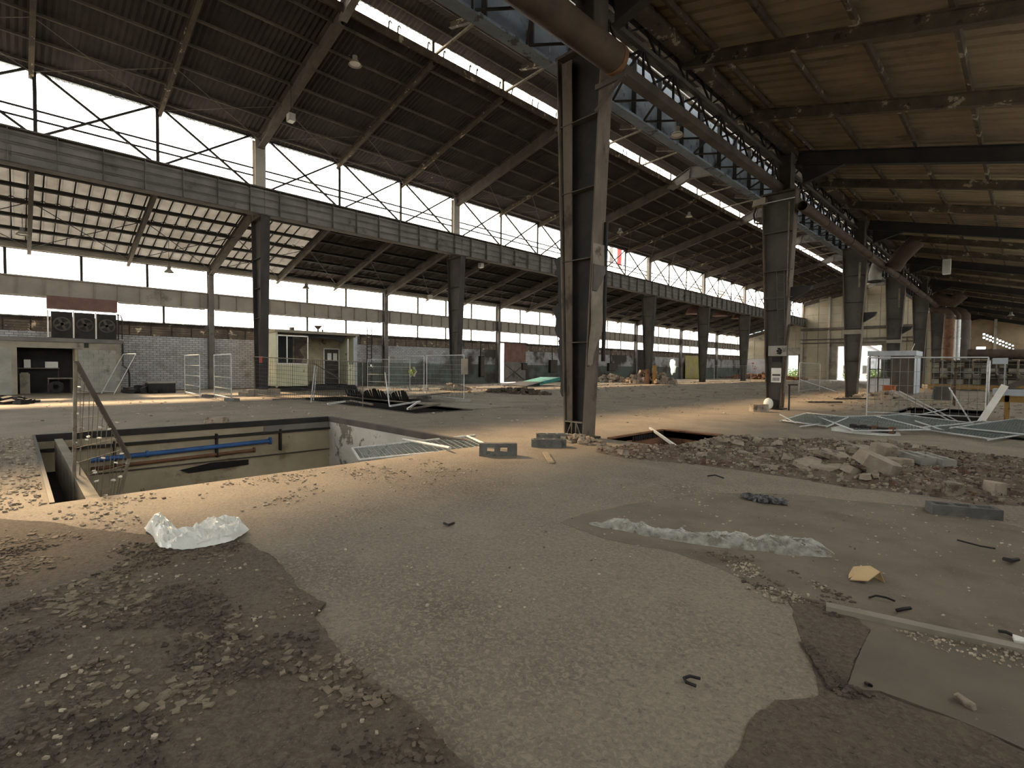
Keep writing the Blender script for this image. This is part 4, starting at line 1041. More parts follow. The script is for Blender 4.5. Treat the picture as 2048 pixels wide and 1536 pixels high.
def hut_things():
    X = -34.4
    t = thing('work_table', 'grey table inside the open bay of the blockwork hut', 'table', (X-1, 1.6, 0))
    P = lambda o, n, mt, *bx: MB().box(*bx).build(n, mt, o)
    P(t, 'table_top', m_conc, X-1.5, X-.4, 1.2, 2.2, .74, .79)
    for a, e in ((X-1.45, 1.25), (X-.5, 1.25), (X-1.45, 2.15), (X-.5, 2.15)): P(t, 'leg', m_steel, a, a+.05, e-.05, e, 0, .74)
    b = MB(); b.ring((X-.35, 1.5, .33), (1, 0, 0), .14, .3, .16, 18); one('tyre', b, m_black, 'black tyre leaning below the table in the hut', 'tyre', (X-.3, 1.5, .03), smooth=True)
    t = thing('wall_shelf', 'shelf with pale boxes deep in the hut bay', 'shelf', (X-1.9, .9, 0))
    P(t, 'shelf_board', m_oldtube, X-1.84, X-1.45, .1, 1.7, 1.25, 1.3); P(t, 'upright', m_steel, X-1.8, X-1.75, .1, .16, 0, 1.3); P(t, 'upright', m_steel, X-1.8, X-1.75, 1.64, 1.7, 0, 1.3)
    for k, (a, e, h) in enumerate(((1.15, 1.65, .32), (.35, .6, .42))):
        b = MB(); b.box(X-1.8, X-1.5, a, e, 1.3, 1.3+h); one('cardboard_box', b, m_white, ['white carton at the right end of the hut shelf', 'white carton at the left end of the hut shelf'][k], 'box', (X-1.8, a, 1.3))
    b = MB(); b.box(X-1.2, X-.6, -.02+.2, .55, .0, 1.0); b.box(X-1.18, X-.62, .22, .5, 1.0, 1.06); one('cabinet', b, m_conc, 'pale cabinet standing left in the hut bay', 'cabinet', (X-.9, .35, 0))
    # gantry on the roof: rail, three dark fans
    t = thing('fan_gantry', 'dark gantry of three big fans on the hut roof', 'fan unit', (-35.4, 2.6, 2.82))
    ya, yb = 1.35, 4.15
    for k in range(3):
        a = ya+.05+k*.92
        P(t, 'fan_housing', m_dark, -35.9, -35.5, a, a+.84, 2.86, 4.25)
        b = MB(); b.ring((-35.5, a+.42, 3.6), (1, 0, 0), .3, .37, .06, 20); b.build('fan_ring', m_steel, t, smooth=True)
        for q in range(4):
            an = q*pi/2+.4; b = MB(); b.bar((-35.47, a+.42, 3.6), (-35.47, a+.42+.3*cos(an), 3.6+.3*sin(an)), .12, .02, up=(1, 0, 0)); b.build('fan_blade', m_steel, t)
    P(t, 'hood', m_maroon, -36.3, -35.6, ya-.1, yb, 4.4, 5.05)
    P(t, 'lit_strip', m_glass, -35.62, -35.6, ya, yb-.05, 4.27, 4.39)
    P(t, 'base_beam', m_dark, -36.0, -35.3, ya-.1, yb, 2.82, 2.88)
    for yy in (ya-.08, ya+.92, ya+1.84, yb): 
        P(t, 'post', m_white if yy < yb else m_dark, -35.45, -35.4, yy-.03, yy+.03, 2.85, 4.3)
    b = MB(); b.path([(-35.3, yb-.1, 4.25), (-35.25, yb+.1, 4.2), (-35.25, yb+.15, 4.0), (-35.25, yb+.15, 2.9)], .03, 6); b.build('rail', m_dark, t)
    b = MB(); b.path([(-34.4, -1, 4.2), (-34.4, ya-.2, 4.2)], .03, 6)
hut_things()
# concrete trough and junk by the wall
def trough():
    c = G(325, 786); o = thing('trough', 'dark concrete trough standing on the floor before the brick wall', 'trough', c)
    x0, x1, y0, y1 = c.x-.9, c.x, c.y-.62, c.y+.6
    b = MB()
    b.box(x0, x1, y0, y1, 0, .08); b.box(x0, x0+.08, y0, y1, .08, .56); b.box(x1-.08, x1, y0, y1, .08, .56); b.box(x0+.08, x1-.08, y0, y0+.08, .08, .56); b.box(x0+.08, x1-.08, y1-.08, y1, .08, .56); b.build('tub', m_dark, o)
    b = MB(); b.box(x0-.03, x1+.03, y0-.03, y0+.1, .52, .6); b.box(x0-.03, x1+.03, y1-.1, y1+.03, .52, .6); b.box(x0-.03, x0+.1, y0+.1, y1-.1, .52, .6); b.box(x1-.1, x1+.03, y0+.1, y1-.1, .52, .6); b.build('rim', m_block, o)
trough()
def heap(name, label, cat, c, rx, ry, h, n, smin, smax, mt, seed, kind='stuff', group=None):
    rg = random.Random(seed); b = MB(); c = Vector(c)
    for k in range(n):
        a = rg.random()*6.283; q = rg.random()**.6
        x, y = c.x+rx*q*cos(a), c.y+ry*q*sin(a)
        hz = h*max(0, 1-q*q); s_ = rg.uniform(smin, smax)
        b.rock((x, y, c.z+max(s_*.25, hz*rg.random()**.5)), s_, s_*rg.uniform(.6, 1), s_*rg.uniform(.4, .8), rg)
    o = b.build(name, mt, None, (c.x, c.y, 0)); tag(o, label, cat, group, kind); return o
heap('scrap_heap', 'black scrap heap at the right corner of the blockwork hut', 'scrap', (-33.6, 5.0, 0), 1.5, .9, .35, 60, .08, .3, m_dark, 3)
heap('scrap_heap', 'dark rag heap at the left edge of the floor before the hut', 'scrap', (-27.5, -.2, 0), 1.3, .9, .22, 50, .08, .22, m_dark, 4)
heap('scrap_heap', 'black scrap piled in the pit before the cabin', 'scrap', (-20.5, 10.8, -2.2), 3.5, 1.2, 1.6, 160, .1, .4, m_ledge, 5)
heap('rubble_heap', 'small rubble heap at the foot of the second column', 'rubble', (-26.6, 20.9, 0), 1.2, .8, .45, 50, .08, .26, m_stone, 6)
heap('rubble_heap', 'dark rubble strip on the floor between the cabin and the nearest column', 'rubble', (-21.5, 21.6, 0), 2.6, 1.1, .3, 120, .06, .22, m_chipd, 7)
heap('rubble_heap', 'pinkish brick rubble heap beside the yellow post', 'rubble', (-27.6, 47.3, 0), 2.6, 1.7, 1.5, 170, .12, .42, m_stone, 8)
heap('rubble_heap', 'low pink rubble bank left of the yellow post', 'rubble', (-32.6, 47.6, 0), 2.2, 1.6, .8, 120, .1, .36, m_stone, 9)
heap('rubble_heap', 'red rubble strip before the graffiti wall', 'rubble', (-30, 86, 0), 7, 1.8, .9, 150, .15, .5, m_rust, 10)
# bars and loose plates across the black pit
rg0 = random.Random(12)
for k, (a, e, mt) in enumerate((((640, 806), (705, 802), m_oldtube), ((655, 808), (690, 803), m_galv), ((700, 801), (745, 809), m_oldtube), ((780, 812), (840, 803), m_galv), ((815, 818), (836, 804), m_galv), ((820, 818), (880, 808), m_oldtube), ((545, 799), (610, 797), m_steel))):
    p, q = G(*a, z=.12), G(*e, z=.16); b = MB(); b.bar(p, q, .06); one('loose_bar', b, mt, '%s loose bar from the left lying across the black pit edge' % ORD[k], 'bar', (p.x, p.y, p.z-.03), 'loose bars at the black pit')
gt = thing('steel_grating', 'black ribbed steel grating propped at the far edge of the black pit', 'grating', (-21.5, 11.9, 0))
for k in range(44):
    xx = -24.0+k*.13; b = MB(); b.bar((xx, 12.0, .02), (xx+.05, 11.8+.08*sin(k), .42+.1*sin(k*.35)), .035, .06); b.build('bar', m_ledge, gt)
b = MB(); b.bar((-24.05, 12.02, .05), (-18.3, 12.02, .05), .05); b.build('edge_bar', m_dark, gt)
b = MB(); p = Vector((-20.4, 12.5, .05)); b.obox(p+Vector((1.2, .4, .18)), Vector((1.3, .1, .12)), Vector((.1, .7, .06)), Vector((0, 0, .02))); one('loose_plate', b, m_steel, 'tilted dark plate lying over the far edge of the black pit', 'plate', (p.x+1, p.y, 0))
b = MB(); b.box(-27.75, -26.9, 8.2, 9.75, 0, .32); b.box(-27.9, -26.75, 8.05, 8.2, 0, .18); one('column_plinth', b, m_conc, 'pale stepped plinth round the foot of the dark column', 'plinth', (-27.3, 9, 0))

# ------------------------------------------------------------------ far left: gates, hoods, teal plate, yellow post
def gates():
    for i, (a, e) in GATES.items():
        gp = .55 if i == 2 else .0
        o = struct('door_%d' % (1 if i == 2 else 2), (TW+.12, a+gp, 0))
        n = 4
        for k in range(n):
            y0 = a+gp+(e-a-gp+.1)*k/n; y1 = a+gp+(e-a-gp+.1)*(k+1)/n
            MB().box(TW+.1, TW+.15, y0+.01, y1-.01, .06 if i == 2 else 0, 2.1).build('lower_board', m_girder if i == 2 else m_dark, o)
            MB().box(TW+.1, TW+.15, y0+.01, y1-.01, 2.1, 3.95).build('upper_board', m_maroon if i == 2 else m_dark, o)
        b = MB(); b.bar((TW+.17, a+gp, .2), (TW+.17, e, 1.9), .06); b.bar((TW+.17, e, .2), (TW+.17, a+gp, 1.9), .06); b.build('cross_brace', m_steel, o)
        MB().box(TW-.1, TW+.25, a-.1, e+.3, 3.95, 4.1).build('track', m_steel, o)
gates()
p = G(1060, 773); o = thing('teal_cover', 'teal metal cover tipped up on the floor left of the nearest column', 'cover', (-29.5, 31.6, 0))
b = MB(); b.hexa([(-30.6, 31.0, .05), (-28.6, 31.4, .08), (-28.9, 34.4, .42), (-30.9, 34.0, .4)], [(-30.6, 31.0, .3), (-28.6, 31.4, .34), (-28.9, 34.4, .72), (-30.9, 34.0, .7)]); b.build('box_body', m_teal, o)
b = MB(); b.hexa([(-30.8, 29.2, .0), (-28.4, 29.6, .0), (-28.4, 31.6, .3), (-30.8, 31.2, .3)], [(-30.8, 29.2, .05), (-28.4, 29.6, .05), (-28.4, 31.6, .36), (-30.8, 31.2, .36)]); b.build('flap', m_dark, o)
c0 = Vector((TL+.9, FY(3)-.2, 0))
o = thing('barrier_post', 'yellow and brown guard posts at the column foot', 'post', c0)
MB().box(c0.x-.15, c0.x+.15, c0.y-.15, c0.y+.15, 0, 1.9).build('post', m_yellow, o); MB().box(c0.x-.5, c0.x-.2, c0.y-1.0, c0.y-.7, 0, 1.5).build('post', m_rust, o); MB().box(c0.x-.7, c0.x-.1, c0.y-.95, c0.y-.8, 1.1, 1.4).build('crossbar', m_rust, o)
for k, (px, py, s_) in enumerate(((1388, 628, 1.), (1440, 632, .95), (1478, 637, 1.))):
    c = WX(px, py, -29.5); o = thing('extract_hood', '%s of three maroon extract hoods hanging under the far aisle roof, counted from the left' % ORD[k], 'hood', c, 'maroon extract hoods')
    b = MB(); b.tube(c, c+Vector((0, 0, 1.0)), 1.05*s_, 14, r2=.62*s_); b.build('bell', m_maroon, o, smooth=True)
    b = MB(); b.path([c+Vector((0, 0, .95)), c+Vector((0, -.2, 1.5)), c+Vector((.3, -1.0, 2.3)), c+Vector((1.0, -1.9, 2.7))], .5*s_, 10); b.build('elbow', m_maroon, o, smooth=True)
for k, (px, mt, r, lab) in enumerate(((1206, m_yellow, .3, 'orange-yellow flue standing outside the clerestory'), (1222, m_girder, .22, 'grey flue between the orange and red flues outside the clerestory'), (1238, m_red, .26, 'red flue standing outside the clerestory'))):
    c = WX(px, 540, -30.2); b = MB(); b.tube((c.x, c.y, lz(c.x)+.06), (c.x, c.y, 14.5), r, 14); b.tube((c.x, c.y, lz(c.x)+.06), (c.x, c.y, lz(c.x)+.3), r*1.3, 14); one('flue_pipe', b, mt, lab, 'flue', (c.x, c.y, lz(c.x)), 'flues outside the clerestory', smooth=True)
# fittings on the far left wall
LD = thing('wall_ladder', 'dark steel ladder fixed to the wall right of the cabin', 'ladder', (TW+.5, WX(738, 700, TW+.5).y, .2))
y0_, y1_ = WX(734, 700, TW+.5).y, WX(743, 700, TW+.5).y
for yy in (y0_, y1_): MB().box(TW+.48, TW+.53, yy-.03, yy+.03, 0, 4.6).build('rail', m_dark, LD)
for k in range(14): MB().box(TW+.49, TW+.52, y0_, y1_, .25+k*.31, .29+k*.31).build('rung', m_dark, LD)
for k, (xa, xb, za, zb, lab) in enumerate(((1098, 1112, 1.0, 2.4, 'dark switch cabinet on the wall just left of the nearest column'), (1042, 1052, 1.3, 2.0, 'small dark switch box on the wall right of the brown gate'), (1215, 1228, 1.2, 2.2, 'dark switch cabinet on the wall right of the nearest column'), (958, 966, .6, 2.6, 'tall dark conduit box left of the brown gate'))):
    ya, yb = WX(xa, 740, TW+.1).y, WX(xb, 740, TW+.1).y
    o = thing('switch_cabinet', lab, 'cabinet', (TW+.15, (ya+yb)/2, za), 'switch cabinets on the left wall')
    MB().box(TW+.02, TW+.3, ya, yb, za, zb).build('housing', m_dark, o); MB().box(TW+.3, TW+.33, ya+.06, yb-.06, za+.08, zb-.08).build('door', m_steel, o)
    MB().box(TW+.02, TW+.08, (ya+yb)/2-.04, (ya+yb)/2+.04, zb, 3.9).build('conduit', m_dark, o)
# coloured patches on the far left wall
p = WX(1368, 700, TW+.02); q = WX(1402, 756, TW+.02)
b = MB(); b.box(TW+.26, TW+.3, p.y, q.y, .05, 3.6); MB_ = b.build('yellow_wall_patch', mat('yellow_graffiti', (146, 140, 70), (166, 158, 112), scale=.35, rough=.9, bump=.1, c3=(150, 140, 116), s3=.3, t3=.55), WL)
b = MB(); b.box(-36.3, -30, 93.2, 93.5, 0, 3.4); b.build('graffiti_wall', m_purp, WF)

# ------------------------------------------------------------------ outside: yard, bush behind the hole, house beyond the gate, hill
yd = MB()
for bx in ((-400, TW-.3, -300, 500), (XR+.3, 400, -300, 500), (TW-.3, XR+.3, -300, YB), (TW-.3, XR+.3, YE+.4, 500)): yd.box(bx[0], bx[1], bx[2], bx[3], -.4, -.25)
o = yd.build('yard', m_yard); o['kind'] = 'structure'
def bush(name, label, c, r, n, mt, seed):
    rg = random.Random(seed); b = MB(); c = Vector(c)
    for k in range(n):
        d = Vector((rg.gauss(0, 1), rg.gauss(0, 1), rg.gauss(0, 1))).normalized()*r*rg.random()**.4
        p = c+d; s_ = rg.uniform(.09, .2)*r
        u_ = Vector((rg.gauss(0, 1), rg.gauss(0, 1), rg.gauss(0, 1))).normalized(); v_ = u_.orthogonal().normalized()
        b.add([p-u_*s_, p+v_*s_*.5, p+u_*s_, p-v_*s_*.5], [(0, 1, 2, 3)])
    o = thing(name, label, 'bush', (c.x, c.y, -.25)); w_ = b.build('foliage', mt, o); w_['kind'] = 'stuff'
    b = MB(); b.tube((c.x, c.y, -.25), (c.x, c.y, c.z), .06*r, 6); b.build('stem', m_wood, o)
bush('garden_bush', 'sunlit lime bush seen through the flower-shaped hole', (TW-2.1, flower_c.y+1.2, flower_c.z+.1), 1.5, 4200, m_leaf, 21)
for k in range(3):
    g_ = WY((1586, 1700, 1745)[k], 742, 103)
    bush('garden_bush', 'green bush %s outside the far gates' % ('behind the narrow doorway', 'under the white house', 'at the right of the wide gate')[k], (g_.x, 103+k, .6), 1.3, 400, m_grass, 30+k)
def house():
    c = WY(1702, 740, 140); w2, y0, y1 = 6.5, 140, 150
    o = thing('white_house', 'white house with a pointed grey roof beyond the wide gate', 'house', (c.x, 145, -.25))
    MB().box(c.x-w2, c.x+w2, y0, y1, -.25, 5.2).build('wall', m_render, o)
    b = MB(); b.prism([(c.x-w2, y0, 5.2), (c.x+w2, y0, 5.2), (c.x, y0, 9.4)], (0, y1-y0, 0)); b.build('gable', m_render, o)
    for s_ in (-1, 1):
        b = MB(); b.obox((c.x+s_*(w2/2+.2), (y0+y1)/2, 7.3), Vector((s_*(w2/2+.4), 0, -2.35)), (0, (y1-y0)/2+.5, 0), Vector((0, 0, .12))); b.build('roof_slope', m_tile, o)
    for dx in (-1.6, .6, 2.2):
        f_ = MB().box(c.x+dx, c.x+dx+1.0, y0-.06, y0, .8, 2.8).build('window', m_girder, o); MB().box(c.x+dx+.1, c.x+dx+.9, y0-.08, y0-.06, .9, 2.7).build('pane', m_cglass, f_)
house()
b = MB(); 
for k in range(24):
    a0, a1 = -160+k*12, -160+(k+1)*12
    h0, h1 = [22+9*sin(a/37.)+5*sin(a/13.+1) for a in (a0, a1)]
    b.add([(a0, 380, -1), (a1, 380, -1), (a1, 430, h1), (a0, 430, h0)], [(0, 1, 2, 3)])
o = b.build('distant_hill', m_hill); o['kind'] = 'structure'

# ------------------------------------------------------------------ kiosk by the near row
def kiosk():
    y0 = 40.6; a = WY(1737, 760, y0).x; e = WY(1828, 760, y0).x; xr = WY(1844, 760, y0).x
    x0, x1, y1, zt = a, e, y0+2.6, 2.85
    o = thing('glass_kiosk', 'grey glazed kiosk with flat roof beside the near row of columns', 'kiosk', ((x0+x1)/2, y0+1.3, 0))
    P = lambda n, mt, *bx: MB().box(*bx).build(n, mt, o)
    P('roof', m_kiosk, x0-.08, x1+.08, y0-.08, y1+.08, zt-.32, zt)
    P('base', m_girder, x0, x1, y0, y1, 0, .12)
    P('side_wall', m_kiosk, x1-.05, x1, y0, y1, .12, zt-.32)
    P('front_panel', m_steel, x0+1.25, x1-.05, y0, y0+.05, .12, zt-.32)
    P('lower_panel', m_kiosk, x0, x0+.5, y0, y0+.05, .12, 1.1)
    for xx in (x0+.04, x0+.52, x0+1.2, x1-.05): P('post', m_steel, xx-.04, xx+.04, y0-.02, y0+.06, .12, zt-.32)
    P('rail', m_steel, x0, x0+1.2, y0-.02, y0+.04, 1.62, 1.68); P('rail', m_steel, x0, x0+1.2, y0-.02, y0+.04, 1.05, 1.11)
    P('pane', m_cglass, x0+.08, x0+.48, y0+.01, y0+.02, 1.11, zt-.4)
    dr = P('door', m_kiosk, x0+.56, x0+1.16, y0, y0+.04, .12, 1.05); P('door_pane', m_cglass, x0+.6, x0+1.12, y0+.01, y0+.02, 1.11, 2.3)
    P('transom', m_kiosk, x0+.56, x0+1.16, y0, y0+.05, 2.3, zt-.32)
    P('back_pane', m_cglass, x0+.1, x1-.1, y1-.02, y1-.01, 1.1, zt-.4); P('back_panel', m_kiosk, x0, x1, y1-.05, y1-.03, .12, 1.1)
    b = MB(); b.tube((x1-.2, y0+.2, zt), (x1-.05, y0+.2, zt+.45), .02, 6); b.build('antenna', m_white, o)
kiosk()
# ------------------------------------------------------------------ furnace, headers and pipework at the right end
def furnace():
    Y = 56.
    at = lambda px, py, y=Y: WY(px, py, y)
    o = thing('furnace_block', 'long blockwork furnace front with racks across the right aisle', 'furnace', (-2.6, Y+1, 0))
    x0 = at(1862, 760).x; x1 = .5
    MB().box(x0, x1, Y+.3, Y+2.4, 0, 2.35).build('core', m_steel, o)
    cols = 12; wd = (x1-x0)/cols
    for c in range(cols):
        for r_ in range(5):
            if (c*7+r_*3) % 5 == 0: continue
            MB().box(x0+c*wd+.03, x0+(c+1)*wd-.03, Y+.12+rnd.uniform(0, .1), Y+.3, r_*.46+.04, (r_+1)*.46-.02).build('block', (m_conc, m_band, m_steel)[(c+r_) % 3], o)
    for c in range(0, cols, 2): MB().box(x0+c*wd-.03, x0+c*wd+.03, Y+.02, Y+.1, 0, 2.4).build('rack_post', m_oldtube, o)
    for z in (.45, 1.0, 1.5, 2.1): MB().box(x0, x1, Y+.03, Y+.09, z, z+.06).build('rack_rail', m_oldtube, o)
    MB().box(x0-.1, x1, Y-.1, Y+2.4, 2.35, 2.5).build('top_deck', m_steel, o)
    # big header pipe and the vertical stacks
    p = at(1925, 708, 60).x
    h_ = thing('header_pipe', 'thick brown header pipe lying along the furnace top', 'pipe', (-1.5, 58, 2.5))
    b = MB(); b.tube((-3.6, 58.2, 3.05), (1.5, 58.2, 2.95), .42, 20); b.build('pipe_run', m_duct, h_, smooth=True)
    for xx in (-3.4, -2.2, -1.0, .2):
        b = MB(); b.ring((xx, 58.2, 3.03), (1, 0, 0), .4, .47, .1, 20); b.build('flange', m_duct, h_, smooth=True); MB().box(xx-.1, xx+.1, 58.0, 58.4, 2.5, 2.66).build('saddle', m_dark, h_)
    for k, (px, r, mt, lab) in enumerate(((1898, .36, m_rust, 'thick rust-red stack rising behind the furnace'), (1916, .2, m_galv, 'bright slim stack between the rust-red and dark stacks'), (1930, .42, m_steel, 'dark lagged stack at the right of the furnace stacks'))):
        y = 62.+1.1*k; x = WY(px, 660, y).x
        s_ = thing('stack_pipe', lab, 'pipe', (x, y, 0), 'furnace stacks')
        b = MB(); b.tube((x, y, 0), (x, y, 6.4), r, 16); b.build('pipe_run', mt, s_, smooth=True)
        b = MB(); b.path([(x, y, 6.3), (x, y, 6.8), (x-.25, y, 7.15), (x-.7, y, 7.35), (x-1.4, y, 7.4)], r*.92, 14); b.build('elbow', m_duct, s_, smooth=True)
        for z in (2.6, 4.6):
            b = MB(); b.ring((x, y, z), (0, 0, 1), r*.98, r*1.15, .1, 16); b.build('flange', mt, s_, smooth=True)
    # row of U-bend pipes in front
    for k, px in enumerate((1884, 1905, 1945, 1976, 1992, 2010, 2036)):
        y = 54.; x = WY(px, 750, y).x
        b = MB(); b.path([(x, y+1.93, 2.44), (x, y+.1, 2.46), (x, y, 2.4), (x, y, 1.9), (x, y, 1.5), (x+.05, y, 1.36), (x+.14, y, 1.3), (x+.3, y, 1.3), (x+.3, y+2.05, 1.3)], .06, 8)
        one('bend_pipe', b, m_oldtube, '%s pale U-bend pipe from the left before the furnace' % ORD[k], 'pipe', (x, y, 1.3), 'U-bend pipes', smooth=True)
    b = MB(); b.box(-5.6, 1.5, 52.6, 52.9, .18, .5); b.box(-5.2, -5.0, 52.6, 52.9, 0, .18); b.box(-2.2, -2.0, 52.6, 52.9, 0, .18); b.box(.4, .6, 52.6, 52.9, 0, .18); one('guard_rail', b, m_yellow, 'low yellow guard rail along the floor before the furnace', 'rail', (-2, 52.7, 0))
    b = MB(); x = WY(1893, 745, 46).x; b.path([(WY(1909, 780, 30).x, 30, 0), (WY(1909, 780, 30).x, 30, 1.2), (WY(1911, 780, 30).x, 30, 1.55), (WY(1916, 780, 30).x, 30, 1.72), (WY(1927, 780, 30).x, 30, 1.76)], .05, 8); one('crook_pipe', b, m_duct, 'rusty crook-shaped pipe rising from the floor before the furnace', 'pipe', (WY(1909, 780, 30).x, 30, 0), smooth=True)
    # cladded box columns left of the furnace
    for k, (px, w_, y) in enumerate(((1858, .5, 78.), (1880, 1.2, 76.))):
        x = WY(px, 680, y).x
        s_ = thing('flue_casing', ['narrow pale flue casing beside the furnace', 'broad pale panelled flue casing left of the rust-red stack'][k], 'flue', (x, y, 0))
        for q in range(4): MB().box(x-w_, x+w_, y, y+1.5, q*2.1, q*2.1+2.06).build('casing_panel', m_endw, s_)
        MB().box(x-w_-.12, x-w_, y-.1, y+1.5, 0, 8.4).build('edge_strip', m_steel, s_)
    # kinked duct under the roof
    k1 = thing('roof_duct', 'rusty branch duct bending down under the right aisle roof', 'duct', WY(1780, 545, 36))
    a = WY(1778, 545, 36); 
    b = MB(); b.path([WY(1815, 495, 36)+Vector((.4, 0, .3)), WY(1800, 515, 36), WY(1785, 538, 36)], .42, 14); b.build('branch', m_duct, k1, smooth=True)
    b = MB(); b.path([WY(1768, 520, 38), WY(1755, 532, 38), WY(1750, 550, 38), WY(1750, 562, 38)], .34, 14); b.build('elbow', m_block, k1, smooth=True)
    b = MB(); b.ring(WY(1750, 562, 38), (0, 0, -1), .3, .5, .06, 18); b.build('collar', m_dark, k1, smooth=True)
    k2 = thing('roof_duct', 'second rusty branch duct farther along the right aisle roof', 'duct', WY(1880, 610, 60))
    b = MB(); b.path([WY(1925, 588, 60), WY(1905, 605, 60), WY(1885, 600, 60), WY(1868, 590, 60)], .5, 12); b.build('branch', m_duct, k2, smooth=True)
furnace()
# ------------------------------------------------------------------ conveyor, chute and yellow legs at the right edge
def conveyor():
    Y = 21.
    at = lambda px, py, y=Y: WY(px, py, y)
    o = thing('conveyor', 'dark sloping conveyor with yellow legs at the right edge', 'conveyor', (at(2012, 838).x, Y, 0))
    x0, z0 = at(1985, 782).x, at(1985, 782).z
    b = MB(); b.hexa([(x0, Y, z0-.12), (1.2, Y, z0-.1), (1.2, Y+1.2, z0-.1), (x0, Y+1.2, z0-.12)], [(x0, Y, z0+.06), (1.2, Y, z0+.08), (1.2, Y+1.2, z0+.08), (x0, Y+1.2, z0+.06)]); b.build('table', m_kiosk, o)
    b = MB(); b.obox((.25, Y+.7, z0+.42), Vector((.62, 0, .34)), Vector((0, .5, 0)), Vector((-.02, 0, .04))); b.build('sloping_bed', m_dark, o)
    for yy in (Y+.18, Y+1.22):
        b = MB(); b.obox((.25, yy, z0+.46), Vector((.62, 0, .34)), Vector((0, .03, 0)), Vector((-.03, 0, .07))); b.build('side_rail', m_steel, o)
    for xx in (at(2012, 838).x, .9):
        for yy in (Y+.1, Y+1.1):
            MB().box(xx-.05, xx+.05, yy-.05, yy+.05, 0, z0-.1).build('leg', m_yellow, o)
    MB().box(x0, 1.2, Y+.05, Y+.12, z0-.32, z0-.14).build('edge_beam', m_yellow, o)
    c = thing('metal_chute', 'bright pale metal chute sloping down to the fallen mesh', 'chute', at(1958, 850, 20.6))
    a = at(1957, 852, 20.7); e = at(2010, 776, 20.9)
    b = MB(); b.bar(a+Vector((0, 0, .02)), e+Vector((0, 0, .08)), .17, .03, up=(0, -1, .3)); b.build('tray', m_white, c)
    s_ = MB(); p = at(1978, 722, 22.3); q = at(1972, 842, 22.3); s_.tube(Vector((q.x, q.y, 0)), p, .045, 10); one('white_post', s_, m_white, 'tall white post before the conveyor', 'post', (q.x, q.y, 0), smooth=True)
    sg = MB(); p = at(1985, 716, 40); q = at(2016, 728, 40); sg.box(p.x, q.x, 40, 40.05, q.z, p.z); sg.box(p.x+.5, p.x+.56, 40.0, 40.05, 0, q.z); one('grey_sign', sg, m_kiosk, 'blank grey sign board hanging above the conveyor', 'sign', (p.x, 40, 0))
conveyor()
# loose tubes leaning round the right-hand pit
for k, (a, e, y, lab) in enumerate((((1862, 815), (1798, 782), 24, 'first'), ((1843, 812), (1790, 785), 24, 'second'), ((1940, 842), (1898, 775), 22.5, 'third'), ((1798, 838), (1895, 818), 21.2, 'fourth'))):
    p, q = WY(a[0], a[1], y), WY(e[0], e[1], y+.6)
    if k < 3: p = p+(p-q)*((p.z+1.95)/(q.z-p.z))*.98
    b = MB(); b.tube(p, q, .022, 8); one('loose_tube', b, m_galv, '%s pale tube leaning at the right-hand pit, counted from the left' % lab, 'tube', p, 'tubes at the right-hand pit', smooth=True)
c = G(1852, 812); b = MB(); b.hexa([(c.x-.5, c.y+6.7, 0), (c.x+.3, c.y+6.7, 0), (c.x+.3, c.y+7.1, 0), (c.x-.5, c.y+7.1, 0)], [(c.x-.45, c.y+6.8, .75), (c.x+.3, c.y+6.8, .78), (c.x+.25, c.y+7.0, .78), (c.x-.4, c.y+7.0, .75)]); one('machine_guard', b, m_steel, 'dark curved guard standing behind the right-hand pit', 'guard', (c.x, c.y+7, 0))

# ------------------------------------------------------------------ hanging lamps
def highbay(label, c, hang, kind, group='high-bay lamps', s=1., tall=False):
    c = Vector(c); o = thing('hanging_lamp', label, 'lamp', c, group)
    if kind == 'bell':
        b = MB(); b.tube(c, c+Vector((0, 0, .22*s)), .34*s, 18, r2=.16*s, caps=False); b.build('shade', m_conc, o, smooth=True)
        b = MB(); b.tube(c+Vector((0, 0, .04)), c+Vector((0, 0, .06)), .27*s, 16); b.build('lens', m_glow, o)
        b = MB(); b.tube(c+Vector((0, 0, .22*s)), c+Vector((0, 0, .45*s)), .13*s, 12); b.build('gear_box', m_girder, o, smooth=True)
    else:
        b = MB(); b.box(c.x-.22*s, c.x+.22*s, c.y-.18*s, c.y+.18*s, c.z, c.z+(.42 if not tall else 1.0)*s); b.build('housing', m_block, o)
        b = MB(); b.box(c.x-.19*s, c.x+.19*s, c.y-.15*s, c.y+.15*s, c.z-.02, c.z); b.build('lens', m_glow, o)
    b = MB(); h0 = (.4 if not tall else .95)*s; b.tube(c+Vector((0, 0, h0)), c+Vector((0, 0, .4*s+hang)), .012, 6); b.build('suspension', m_dark, o)
def nz(x):  # underside of the nave roof
    return NL[1]+(NH[1]-NL[1])*(x-NL[0])/(NH[0]-NL[0]) if x < -18.4 else CR[1]+(CE[1]-CR[1])*(x-CR[0])/(CE[0]-CR[0])
def lz(x): return AL[1]+(AH[1]-AL[1])*(x-AL[0])/(AH[0]-AL[0])
def rz(x): return RH[1]+(RL[1]-RH[1])*(x-RH[0])/(RL[0]-RH[0])
